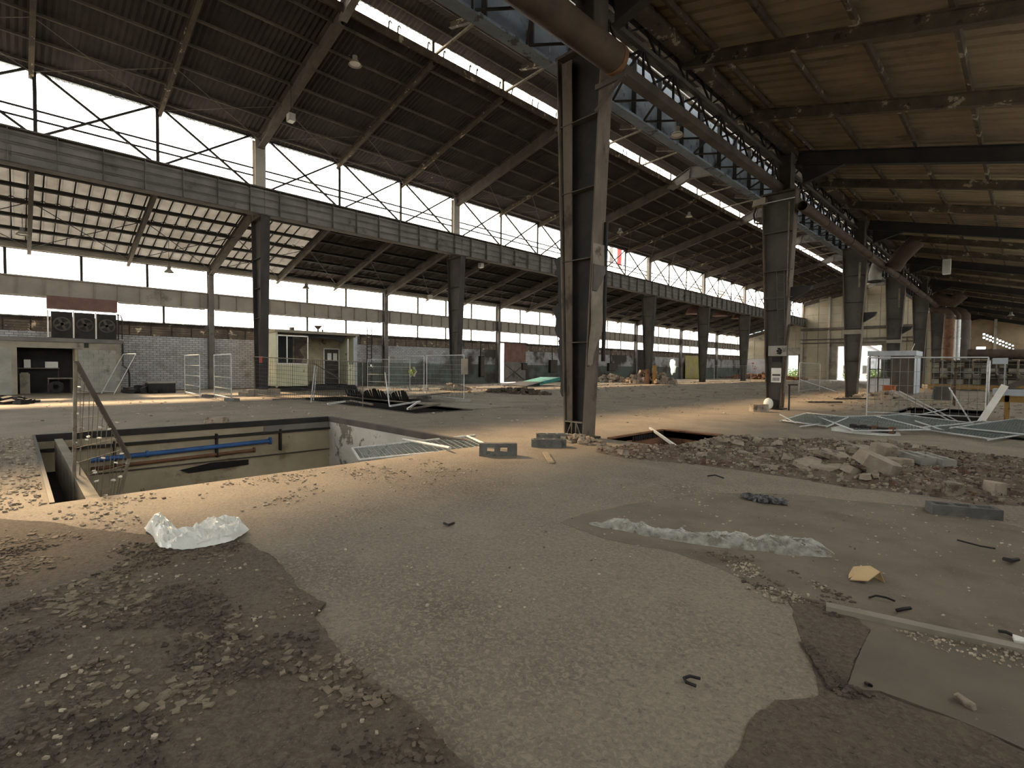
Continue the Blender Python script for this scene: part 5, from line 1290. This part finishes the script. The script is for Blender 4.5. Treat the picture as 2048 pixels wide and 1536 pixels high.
for n_, px, py, z, kind, rf, lab in (('a', 710, 130, 13.2, 'bell', nz, 'round bell lamp high under the dark roof near the top edge'), ('b', 582, 243, 12.2, 'box', nz, 'square floodlight beside the rafter above the first column of the far row'),
        ('c', 45, 470, 7.6, 'bell', lz, 'round lamp under the pale aisle roof at the left edge'), ('d', 338, 545, 6.7, 'bell', lz, 'lamp hanging before the upper windows left of the dark column'), ('g', 612, 577, 6.8, 'bell', lz, 'lamp hanging before the upper windows above the cabin'),
        ('h', 962, 535, 8.62, 'box', None, 'grey floodlight under the far girder right of the second column'), ('i', 860, 598, 6.9, 'box', lz, 'small lamp under the aisle roof right of the cabin'), ('e', 1354, 272, 8.08, 'bell', None, 'pale lamp hanging under the near crane girder'),
        ('f', 1893, 548, 6.6, 'box', rz, 'pale rectangular lamp hanging on a long cord in the right aisle'), ('j', 1240, 466, 11.6, 'bell', nz, 'small round lamp between the first and second near columns'), ('k', 1378, 434, 12.4, 'bell', nz, 'small round lamp below the skylight behind the notice column'), ('l', 2022, 632, 6.6, 'bell', rz, 'tiny bell lamp far down the right aisle')):
    c = G(px, py, z)
    hang = (.06 if n_ == 'h' else .5) if rf is None else max(.1, rf(c.x)-c.z-.3)
    highbay(lab, c, hang, kind, s=.55 if n_ == 'e' else .75, tall=n_ == 'f')
# ================================================================== LITTER, RUBBLE AND LOOSE CHIPS
def resample(pts, n):
    pts = [Vector(p) for p in pts]; d = [0]
    for a, b in zip(pts[:-1], pts[1:]): d.append(d[-1]+(b-a).length)
    out = []
    for k in range(n+1):
        t = d[-1]*k/n; j = max(i for i in range(len(d)) if d[i] <= t+1e-9); j = min(j, len(pts)-2)
        out.append(pts[j].lerp(pts[j+1], (t-d[j])/max(1e-9, d[j+1]-d[j])))
    return out
def ridged(p, s):
    v = 0; a = 1
    for k in range(3):
        v += a*(1-abs(mnoise.noise(p*s))*2.2); a *= .5; s *= 2.1
    return v/1.75
def film(name, label, top, bot, nu, nv, h, sc, seed, base=.02, mt=None):
    T = resample([G(*p) for p in top], nu); B_ = resample([G(*p) for p in bot], nu)
    if len(top) == len(bot):
        def lerp_list(Q, t): k = min(int(t*(len(Q)-1)), len(Q)-2); u_ = t*(len(Q)-1)-k; return G(*Q[k]).lerp(G(*Q[k+1]), u_)
        T = [lerp_list(top, i/nu) for i in range(nu+1)]; B_ = [lerp_list(bot, i/nu) for i in range(nu+1)]
    o = thing(name, label, 'plastic sheet', (T[nu//2]+B_[nu//2])/2)
    b = MB(); off = Vector((seed*3.1, 0, 0))
    for i in range(nu+1):
        for j in range(nv+1):
            v = j/nv; p = T[i].lerp(B_[i], v)
            e = min(1, (sin(pi*v))**.6*1.2)*min(1, 8*min(i, nu-i)/nu+.1)
            r_ = ridged(Vector((p.x, p.y, 0))+off, sc)
            z = base+h*e*max(0, .25+.75*r_)+.006*mnoise.noise(p*30)
            q = Vector((mnoise.noise(p*9+off), mnoise.noise(p*9-off), 0))*.02*e
            b.v.append(tuple(p+q+Vector((0, 0, max(.008, z)))))
    n = nv+1
    for i in range(nu):
        for j in range(nv): b.f.append((i*n+j, i*n+j+1, (i+1)*n+j+1, (i+1)*n+j))
    b.build('film', mt or m_plastic, o, smooth=False)
film('plastic_bag', 'crumpled white plastic bag on the dark floor left of centre', [(288, 1062), (305, 1054), (322, 1047), (335, 1052), (350, 1068), (375, 1071), (400, 1070), (410, 1062), (420, 1054), (440, 1050), (465, 1052), (480, 1057), (497, 1066)], [(292, 1069), (300, 1073), (308, 1082), (311, 1092), (318, 1101), (340, 1105), (365, 1106), (390, 1104), (415, 1100), (440, 1095), (465, 1088), (482, 1078), (498, 1067)], 64, 26, .13, 5.5, 1, .03)
film('plastic_sheet', 'long clear plastic sheet stretched out on the floor right of centre', [(1176, 1048), (1205, 1047), (1232, 1045), (1258, 1049), (1265, 1056), (1282, 1051), (1300, 1060), (1340, 1068), (1400, 1069), (1470, 1072), (1510, 1079), (1540, 1074), (1556, 1079), (1610, 1080), (1640, 1092), (1660, 1104), (1672, 1113)], [(1178, 1050), (1200, 1057), (1240, 1062), (1290, 1074), (1340, 1082), (1400, 1092), (1470, 1101), (1520, 1104), (1570, 1113), (1620, 1115), (1660, 1117), (1673, 1115)], 130, 18, .08, 5., 2, .008, m_film)

m_flk = mat('crust_flakes', (96, 86, 73), (134, 122, 105), scale=8, rough=.95, bump=.3)
def chips(name, label, n, area, smin, smax, mt, seed, flat=.4, clump=0., z0=.0):
    """loose chips over a ground area given by pixel corners; area = list of (px, py) polygon"""
    rg = random.Random(seed); P = [G(x, y) for x, y in area]; b = MB()
    x0, x1 = min(p.x for p in P), max(p.x for p in P); y0, y1 = min(p.y for p in P), max(p.y for p in P)
    def inside(x, y):
        c = False; j = len(P)-1
        for i in range(len(P)):
            if (P[i].y > y) != (P[j].y > y) and x < (P[j].x-P[i].x)*(y-P[i].y)/(P[j].y-P[i].y)+P[i].x: c = not c
            j = i
        return c
    k = 0; tries = 0
    while k < n and tries < n*40:
        tries += 1
        x, y = rg.uniform(x0, x1), rg.uniform(y0, y1)
        if not inside(x, y): continue
        if any(p[0]-.03 < x < p[1]+.03 and p[2]-.03 < y < p[3]+.03 for p in PITS.values()): continue
        if clump and mnoise.noise(Vector((x*clump, y*clump, seed))) < -.02+.3*rg.random(): continue
        s_ = smin+(smax-smin)*rg.random()**2.2
        b.rock((x, y, z0+.006+s_*flat*.45), s_, s_*rg.uniform(.5, 1), s_*flat, rg); k += 1
    c = sum(P, Vector())/len(P)
    o = b.build(name, mt, None, (c.x, c.y, 0)); tag(o, label, 'debris', None, 'stuff'); return o
chips('paint_flakes', 'thick scatter of pale flakes on the floor left of the big pit', 2000, [(-260, 890), (68, 872), (88, 1010), (-260, 1090)], .01, .036, m_chip, 41, .3)
chips('paint_flakes', 'pale flakes along the near edge of the big pit', 900, [(60, 1012), (800, 917), (1000, 920), (900, 960), (560, 1040), (-60, 1120)], .006, .024, m_chip, 42, .35, 1.2)
chips('floor_grit', 'dark grit and crumbs over the dirt crust at the left', 2200, [(-80, 1100), (480, 1085), (640, 1230), (930, 1536), (-80, 1600)], .004, .02, m_chipd, 43, .5, 2., z0=.02)
chips('paint_flakes', 'brownish curled flakes over the dirt crust at the left', 1300, [(-120, 1060), (500, 1100), (640, 1240), (900, 1536), (-120, 1640)], .008, .03, m_flk, 53, .22, 1.6, z0=.02)
chips('floor_grit', 'pale crumbs over the dirt crust at the left', 260, [(-80, 1060), (480, 1085), (640, 1230), (930, 1536), (-80, 1600)], .004, .014, m_chip, 44, .5, 2., z0=.02)
chips('floor_grit', 'pebbles strewn in a line from the plastic sheet to the grey strip', 330, [(1370, 1105), (1500, 1105), (1710, 1200), (1730, 1238), (1630, 1238), (1460, 1170)], .003, .014, m_chip, 45, .5, 3.)
chips('floor_grit', 'dark leaf bits among the pebbles below the plastic sheet', 260, [(1370, 1105), (1500, 1105), (1710, 1200), (1730, 1238), (1630, 1238), (1460, 1170)], .004, .018, m_chipd, 54, .25, 3.)
chips('floor_grit', 'crumbs along the lower side of the grey strip', 240, [(1780, 1262), (2160, 1330), (2160, 1372), (1880, 1310)], .003, .012, m_chip, 46, .5, z0=.012)
chips('floor_grit', 'dark crumbs at the right corner joint of the slabs', 700, [(1600, 1280), (1690, 1380), (1900, 1450), (2060, 1560), (1980, 1570), (1680, 1410)], .004, .02, m_chipd, 47, .5, 1.5, z0=.014)
chips('floor_grit', 'scattered pale bits over the floor at the right', 360, [(1300, 960), (2060, 1030), (2060, 1300), (1500, 1090)], .003, .016, m_chip, 48, .4)
chips('floor_grit', 'sparse pale bits over the middle floor', 500, [(560, 1010), (1000, 930), (1500, 990), (1400, 1060), (1000, 1300), (700, 1200)], .003, .014, m_chip, 49, .4)
chips('floor_grit', 'scattered debris over the floor between the pits', 900, [(100, 800), (900, 790), (1500, 780), (1540, 830), (1000, 860), (660, 832), (60, 868)], .015, .06, m_chip, 50, .3)
chips('floor_grit', 'scattered debris over the far floor', 900, [(760, 772), (1500, 762), (1700, 762), (1900, 800), (1560, 800), (900, 790)], .03, .12, m_stone, 51, .35)
chips('floor_grit', 'scattered debris over the far right floor', 500, [(1580, 800), (1720, 790), (2040, 800), (2040, 840), (1700, 835)], .015, .09, m_stone, 52, .35)

# ------------------------------------------------------------------ rubble bank right of the nearest column
RUB = [(1195, 895), (1250, 893), (1330, 893), (1400, 880), (1450, 872), (1600, 882), (1720, 886), (1800, 890), (1900, 903), (2060, 922), (2240, 955), (2230, 1030), (2060, 1012), (1950, 1008), (1850, 990), (1700, 975), (1550, 950), (1400, 930), (1250, 916), (1195, 905)]
def mound():
    P = [G(x, y) for x, y in RUB]
    x0, x1 = min(p.x for p in P), max(p.x for p in P); y0, y1 = min(p.y for p in P), max(p.y for p in P)
    def dist(x, y):
        c = False; j = len(P)-1; dm = 9
        for i in range(len(P)):
            a, e = P[i], P[j]
            if (a.y > y) != (e.y > y) and x < (e.x-a.x)*(y-a.y)/(e.y-a.y)+a.x: c = not c
            ab = e-a; t = max(0, min(1, ((x-a.x)*ab.x+(y-a.y)*ab.y)/max(1e-9, ab.x**2+ab.y**2)))
            dm = min(dm, sqrt((x-a.x-ab.x*t)**2+(y-a.y-ab.y*t)**2)); j = i
        return dm if c else -dm
    st = .06; nx, ny = int((x1-x0)/st)+2, int((y1-y0)/st)+2
    idx = {}; b = MB()
    pc = PITS['C']
    def h(x, y):
        d = dist(x, y)
        q = Vector((x, y, 0))
        return min(.10, d*.25)*(.6+.8*mnoise.noise(q*1.3))+.05*min(1, max(0, d*3))*mnoise.noise(q*5.5)+.03*min(1, max(0, d*3))*mnoise.noise(q*13)+.004
    for i in range(nx):
        for j in range(ny):
            x, y = x0+i*st, y0+j*st
            if dist(x, y) > -.05 and not (pc[0]-.05 < x < pc[1]+.05 and pc[2]-.08 < y < pc[3]+.1): idx[i, j] = len(b.v); b.v.append((x, y, max(-.002, h(x, y))))
    for (i, j) in list(idx):
        if (i+1, j) in idx and (i, j+1) in idx and (i+1, j+1) in idx: b.f.append((idx[i, j], idx[i+1, j], idx[i+1, j+1], idx[i, j+1]))
    o = b.build('rubble_bed', m_rubfine, None, (-3, 9.5, 0)); tag(o, 'low bed of reddish crushed rubble right of the nearest column', 'rubble', None, 'stuff')
    return h, dist
RH_, RD_ = mound()
def rubble():
    rg = random.Random(61)
    P = [G(x, y) for x, y in RUB]; x0, x1 = min(p.x for p in P), max(p.x for p in P); y0, y1 = min(p.y for p in P), max(p.y for p in P)
    pc = PITS['C']
    def spot(m=.03):
        while True:
            x, y = rg.uniform(x0, x1), rg.uniform(y0, y1)
            if RD_(x, y) > m and not (pc[0]-.1 < x < pc[1]+.12 and pc[2]-.12 < y < pc[3]+.15): return x, y
    for nm, lab, n, s0, s1, mt in (('rubble_gravel', 'pale gravel strewn over the rubble bank', 3400, .006, .034, m_stone), ('rubble_gravel', 'dark gravel strewn over the rubble bank', 1800, .006, .03, m_chipd), ('rubble_gravel', 'rust-red brick crumbs in the rubble bank', 500, .006, .028, m_rust)):
        b = MB()
        for k in range(n):
            x, y = spot(-.02 if rg.random() < .2 else .03); s_ = s0+(s1-s0)*rg.random()**2
            b.rock((x, y, max(0, RH_(x, y))+s_*.3), s_, s_*rg.uniform(.6, 1), s_*rg.uniform(.5, .9), rg)
        tag(b.build(nm, mt, None, (-3, 9.5, 0)), lab, 'gravel', None, 'stuff')
    # lumps: many alike, a few meshes shared
    protos = []
    for k in range(8):
        b = MB(); s_ = 1.; b.rock((0, 0, 0), 1, .75, .55, rg); protos.append(b)
    pm = []
    for k in range(85):
        while True:
            x, y = spot(.08)
            if x < -1.0 and rg.random() < (1. if x > -4.6 else .55): break
        s_ = rg.uniform(.045, .11)
        if k < 8:
            o = protos[k].build('concrete_lump', m_stone, None, (0, 0, 0)); pm.append(o)
        else: o = pm[k % 8].copy(); COL.objects.link(o)
        o.location = (x, y, max(0, RH_(x, y))+s_*.3); o.scale = (s_, s_, s_); o.rotation_euler = (rg.uniform(-.3, .3), rg.uniform(-.3, .3), rg.random()*6.28)
        tag(o, 'fist-sized broken concrete lump in the rubble bank right of the nearest column', 'concrete lump', 'lumps in the rubble bank')
    # named large pieces
    def slab(label, px, py, L, W, H, ang, tx, ty, dz=0., seed=1):
        rg2 = random.Random(seed); c = G(px, py); R = Matrix.Rotation(ang, 3, 'Z') @ Matrix.Rotation(tx, 3, 'X') @ Matrix.Rotation(ty, 3, 'Y')
        L, W, H = L*1.2, W*1.2, H*1.15
        n = 7; b = MB(); low, top = [], []
        for k in range(n):
            t = 2*pi*k/n+rg2.uniform(-.25, .25); q = rg2.uniform(.8, 1.1)
            x, y = L/2*q*(abs(cos(t))**.6)*(1 if cos(t) > 0 else -1), W/2*q*(abs(sin(t))**.6)*(1 if sin(t) > 0 else -1)
            low.append(R @ Vector((x, y, -H/2))); top.append(R @ Vector((x*rg2.uniform(.88, 1), y*rg2.uniform(.88, 1), H/2*rg2.uniform(.85, 1.1))))
        mz = min(v.z for v in low+top); z0 = c.z-mz+dz-.01
        vs = [c+v+Vector((0, 0, z0)) for v in low+top]
        b.add(vs, [tuple(reversed(range(n))), tuple(range(n, 2*n))]+[(k, (k+1) % n, n+(k+1) % n, n+k) for k in range(n)])
        one('concrete_slab', b, m_stone, label, 'concrete slab', (c.x, c.y, 0), 'large pieces in the rubble bank')
    slab('largest tilted concrete slab in the rubble bank', 1752, 955, .62, .40, .15, TH+.15, .35, .30, .02, 71)
    slab('flat concrete slab lying left of the largest slab', 1660, 950, .42, .24, .11, TH-.05, .05, .0, .02, 72)
    slab('thin dark slab at the left end of the large pieces', 1618, 940, .36, .26, .07, TH+.3, .3, -.15, .02, 73)
    slab('tilted dark slab leaning behind the flat slab', 1668, 930, .42, .22, .07, TH-.4, .35, .25, .06, 74)
    slab('upright block at the top of the rubble bank', 1768, 925, .36, .26, .22, TH+.1, .15, .1, .04, 75)
    slab('flat block just right of the largest slab', 1796, 938, .36, .2, .13, TH-.1, .1, .02, .02, 76)
    slab('grey slab lying behind the upright block', 1722, 912, .44, .22, .1, TH+.05, .2, .05, .04, 77)
    slab('slab wedged under the left corner of the largest slab', 1702, 955, .34, .2, .1, TH+.5, .3, .3, .0, 78)
    slab('cubic concrete block on the right of the rubble, left of its twin', 1905, 992, .2, .17, .15, TH, .05, .0, 0, 79)
    slab('cubic concrete block at the far right of the rubble', 1990, 994, .19, .17, .16, TH+.3, .0, .1, 0, 80)
    slab('pointed stone in the red patch of the rubble', 1862, 960, .2, .14, .1, TH+.3, .3, .3, 0, 81)
    slab('pale concrete block beside the foot of the notice column', 1517, 823, .62, .4, .24, TH+.2, .0, .0, 0, 82)
    slab('pale block lying on the far rim of the big pit', 434, 846, .5, .3, .15, TH+.2, .0, .0, 0, 83)
rubble()
foot('left of two concrete feet lying side by side on the rubble', G(1830, 922, .06), -1.0, L=.8, W=.22, H=.12, mt=m_block)
foot('right of two concrete feet lying side by side on the rubble', G(1868, 926, .06), -1.0, L=.8, W=.2, H=.12, mt=m_block)
p, q = G(1872, 1030), G(2004, 1042)
foot('dark concrete foot with open cells at the right below the rubble', (p+q)/2+Vector((-.05, .08, 0)), atan2(q.y-p.y, q.x-p.x), L=.6, W=.2, H=.11)
c = Vector((TR+.05, FY(1)-.42, .0))
b = MB(); b.ball((c.x-.15, c.y, .22), .18, .15, .23); one('white_stone', b, m_white, 'rounded white stone at the foot of the notice column', 'stone', c, smooth=True)
heap('rubble_heap', 'crumbled concrete round the foot of the nearest column', 'rubble', (TR+.35, FY(0)-.55, 0), .75, .35, .14, 150, .02, .07, m_stone, 62)
# dark lumpy clump on the floor
def clump():
    rg = random.Random(63); a, e = G(1485, 996), G(1570, 1010); b = MB()
    for k in range(120):
        t = rg.random(); p = a.lerp(e, t); w_ = .12*(sin(pi*min(.97, max(.03, t))))**.5
        n_ = Vector((-(e-a).y, (e-a).x, 0)).normalized(); p = p+n_*rg.uniform(-w_, w_)
        s_ = rg.uniform(.015, .03); b.rock((p.x, p.y, s_*.7+rg.random()*.03), s_, s_*.8, s_*.8, rg)
    tag(b.build('charred_clump', mat('charred_nodules', (40, 40, 42), (112, 112, 112), scale=24, rough=.6, bump=.3), None, tuple(a)), 'dark clump of charred nodules on the floor below the rubble', 'clump', None, 'stuff')
clump()
# grey strip, card, paper, curls
a, e = G(1652, 1219), G(2075, 1312)
o = thing('grey_strip', 'long grey plastic strip lying on the floor at the right', 'strip', a)
b = MB(); b.bar(a+Vector((0, 0, .03)), e+Vector((0, 0, .028)), .075, .012); b.build('strip_face', m_strip, o)
d = (e-a).normalized(); n_ = Vector((d.y, -d.x, 0)); b = MB(); b.bar(a+n_*.032+Vector((0, 0, .018)), e+n_*.032+Vector((0, 0, .016)), .01, .03); b.build('strip_lip', m_strip, o)
c = G(1730, 1164); o = thing('cardboard_scrap', 'torn folded piece of brown cardboard near the grey strip', 'cardboard', c)
r2 = Vector((cos(TH), sin(TH), 0)); f2 = Vector((-sin(TH), cos(TH), 0)); up = Vector((0, 0, 1))
b = MB(); b.prism([c-r2*.11+up*.012, c-r2*.02-f2*.06+up*.03, c+r2*.10-f2*.01+up*.075, c+r2*.09+f2*.08+up*.085, c-r2*.02+f2*.10+up*.07, c-r2*.06+f2*.04+up*.03], (0, 0, .006)); b.build('top_flap', m_card, o)
b = MB(); b.prism([c+r2*.1-f2*.01+up*.078, c+r2*.09+f2*.08+up*.088, c+r2*.125+f2*.08+up*.0, c+r2*.13-f2*.02+up*.0], (r2*.006)); b.build('side_flap', m_card, o)
b = MB(); b.prism([c-r2*.02+f2*.1+up*.07, c-r2*.06+f2*.04+up*.03, c-r2*.08+f2*.06+up*.0, c-r2*.03+f2*.13+up*.0], (f2*.006)); b.build('back_flap', m_card, o)
c = G(2040, 1288); b = MB(); b.prism([c-r2*.03, c+r2*.05-f2*.02, c+r2*.06+f2*.03, c-r2*.01+f2*.035+up*.02], (0, 0, .02)); one('paper_scrap', b, m_white, 'white scrap of paper at the right edge above the strip', 'paper', c)
def curl(label, pts, r, mt=None, name='rubber_curl'):
    P = [G(x, y, r+.012+(.012 if 0 < k < len(pts)-1 else 0)) for k, (x, y) in enumerate(pts)]
    b = MB(); b.path(P, r, 6); one(name, b, mt or m_black, label, 'scrap', (P[0].x, P[0].y, 0), smooth=True)
curl('black rubber curl on the light floor at the bottom', [(1392, 1372), (1372, 1364), (1368, 1356), (1380, 1352), (1400, 1357)], .008)
curl('thin black bent strip above the grey strip', [(1738, 1195), (1752, 1191), (1772, 1195), (1790, 1202)], .007)
curl('short black scrap right of the bent strip', [(1793, 1221), (1806, 1218), (1820, 1216)], .012)
curl('black rubber scrap at the right edge above the paper', [(1998, 1262), (2012, 1264), (2030, 1272)], .01)
curl('dark oval scrap on the worn slab', [(1732, 1366), (1738, 1369), (1742, 1371)], .009)
curl('small dark hooked scrap in the middle of the floor', [(888, 1046), (897, 1050), (908, 1046)], .012)
curl('thin dark rod at the upper right of the floor', [(1915, 1080), (1960, 1092), (1990, 1097)], .008)
curl('black scrap at the right edge under the rubble', [(2008, 1118), (2022, 1121), (2036, 1119)], .016)
curl('curved dark strip below the rubble', [(1415, 952), (1430, 950), (1447, 956)], .01)
c = G(1930, 1418); b = MB(); b.rock((c.x, c.y, .034), .045, .02, .016, random.Random(9)); one('stone_chip', b, m_stone, 'pale chip lying on the worn slab at the lower right', 'stone', c)
# rusted bracket on a rag, near the fallen mesh
c = G(1745, 866); d = (G(1780, 868)-G(1712, 862)).normalized(); n_ = Vector((-d.y, d.x, 0))
o = thing('rusted_bracket', 'rusted black toothed bracket lying on a pale rag', 'bracket', c)
b = MB(); b.obox(c+up*.10, d*.46, n_*.07, up*.06); b.build('bar', m_dark, o)
for k in (-.42, -.2, .05, .4):
    b = MB(); b.obox(c+d*k+up*.11, d*.05, n_*.1, up*.075); b.build('lug', m_rust if k > 0 else m_dark, o)
for k in (-.3, .1): b = MB(); b.bar(c+d*k+up*.17, c+d*k+up*.3, .015); b.build('pin', m_oldtube, o)
film('rag', 'pale rag spread under the rusted bracket', [(1662, 855), (1680, 852), (1705, 860), (1750, 863), (1800, 866)], [(1663, 862), (1690, 866), (1720, 869), (1760, 872), (1802, 872)], 40, 8, .04, 5, 4, .005)

# ------------------------------------------------------------------ collapsed mesh panels on the right
def lying(label, a, b_, c_, z, nv, nh):
    A, B_, C_ = G(*a, z=z), G(*b_, z=z+.02), G(*c_, z=z+.05); fence(label, A, B_-A, C_-A, nv=nv, nh=nh, r=.021, wr=.0055)
lying('collapsed fence panel lying nearest the notice column', (1560, 842), (1652, 854), (1612, 826), .04, 24, 14)
lying('collapsed fence panel lying between the notice column and the pit', (1629, 834), (1702, 862), (1750, 832), .07, 20, 22)
lying('collapsed fence panel lying along the near edge of the right-hand pit', (1698, 836), (1832, 856), (1800, 829), .05, 26, 14)
lying('long collapsed fence panel with a bright near tube at the right', (1817, 858), (1976, 880), (1962, 842), .05, 26, 18)
lying('collapsed fence panel lying uppermost at the right edge', (1900, 856), (2075, 874), (2030, 838), .12, 28, 18)
a, e = G(1925, 867), G(2070, 883); b = MB(); b.bar(a+up*.03, e+up*.03, .16, .05); one('black_profile', b, m_ledge, 'long black profile under the collapsed mesh at the right edge', 'profile', a)
for k, (a, e) in enumerate((((1831, 842), (1888, 861)), ((1560, 829), (1592, 846)), ((1600, 853), (1640, 848)))):
    p, q = G(*a, z=.16), G(*e, z=.05); b = MB(); b.tube(p, q, .02, 8); one('loose_tube', b, m_galv, ['pale tube lying across the collapsed mesh', 'pale tube lying before the notice column', 'short pale tube near the rusted bracket'][k], 'tube', (p.x, p.y, .03), 'tubes in the collapsed mesh', smooth=True)
p, q = G(1300, 856, .02), G(1352, 893, .05); b = MB(); b.bar(p, q, .05, .05); one('loose_batten', b, m_galv, 'pale batten lying across the small rusty pit', 'batten', q)
# debris round the foot of the third column and the kiosk
heap('rubble_heap', 'boards and rubble at the foot of the third near column', 'rubble', (-5.4, 33.6, 0), 1.4, .9, .35, 60, .06, .3, m_stone, 64)
b = MB(); c = G(1727, 781, 0); b.box(-6.2, -5.6, 38.0, 38.5, 0, .62); b.box(-6.25, -5.55, 37.95, 38.55, .62, .68); one('orange_bin', b, m_orange, 'orange bin left of the glazed kiosk', 'bin', (-5.9, 38.2, 0))
for k, (px, py, L, W, a0) in enumerate(((1700, 799, 1.9, .16, .2), (1822, 801, 2.4, .2, .1), (1870, 806, 2.0, .2, .05), (1650, 806, 1.6, .1, .0))):
    c = G(px, py); d = Vector((cos(TH+a0), sin(TH+a0), 0)); b = MB(); b.bar(c-d*L/2+up*.04, c+d*L/2+up*.05, W, .06)
    one('board', b, (m_dark, m_wood, m_wood, m_dark)[k], ['dark board on the floor left of the third near column', 'pale plank lying left of the right-hand pit', 'pale plank lying behind the right-hand pit', 'thin dark board on the warm floor patch'][k], 'board', c, 'loose boards')
c = Vector((TR+.62, FY(1)-.35, 0)); b = MB(); b.bar(c, c+up*1.0, .05); b.bar(c+up*.98-r2*.05, c+up*.98+r2*.3, .05); one('short_post', b, m_dark, 'short dark post right of the notice column', 'post', c)
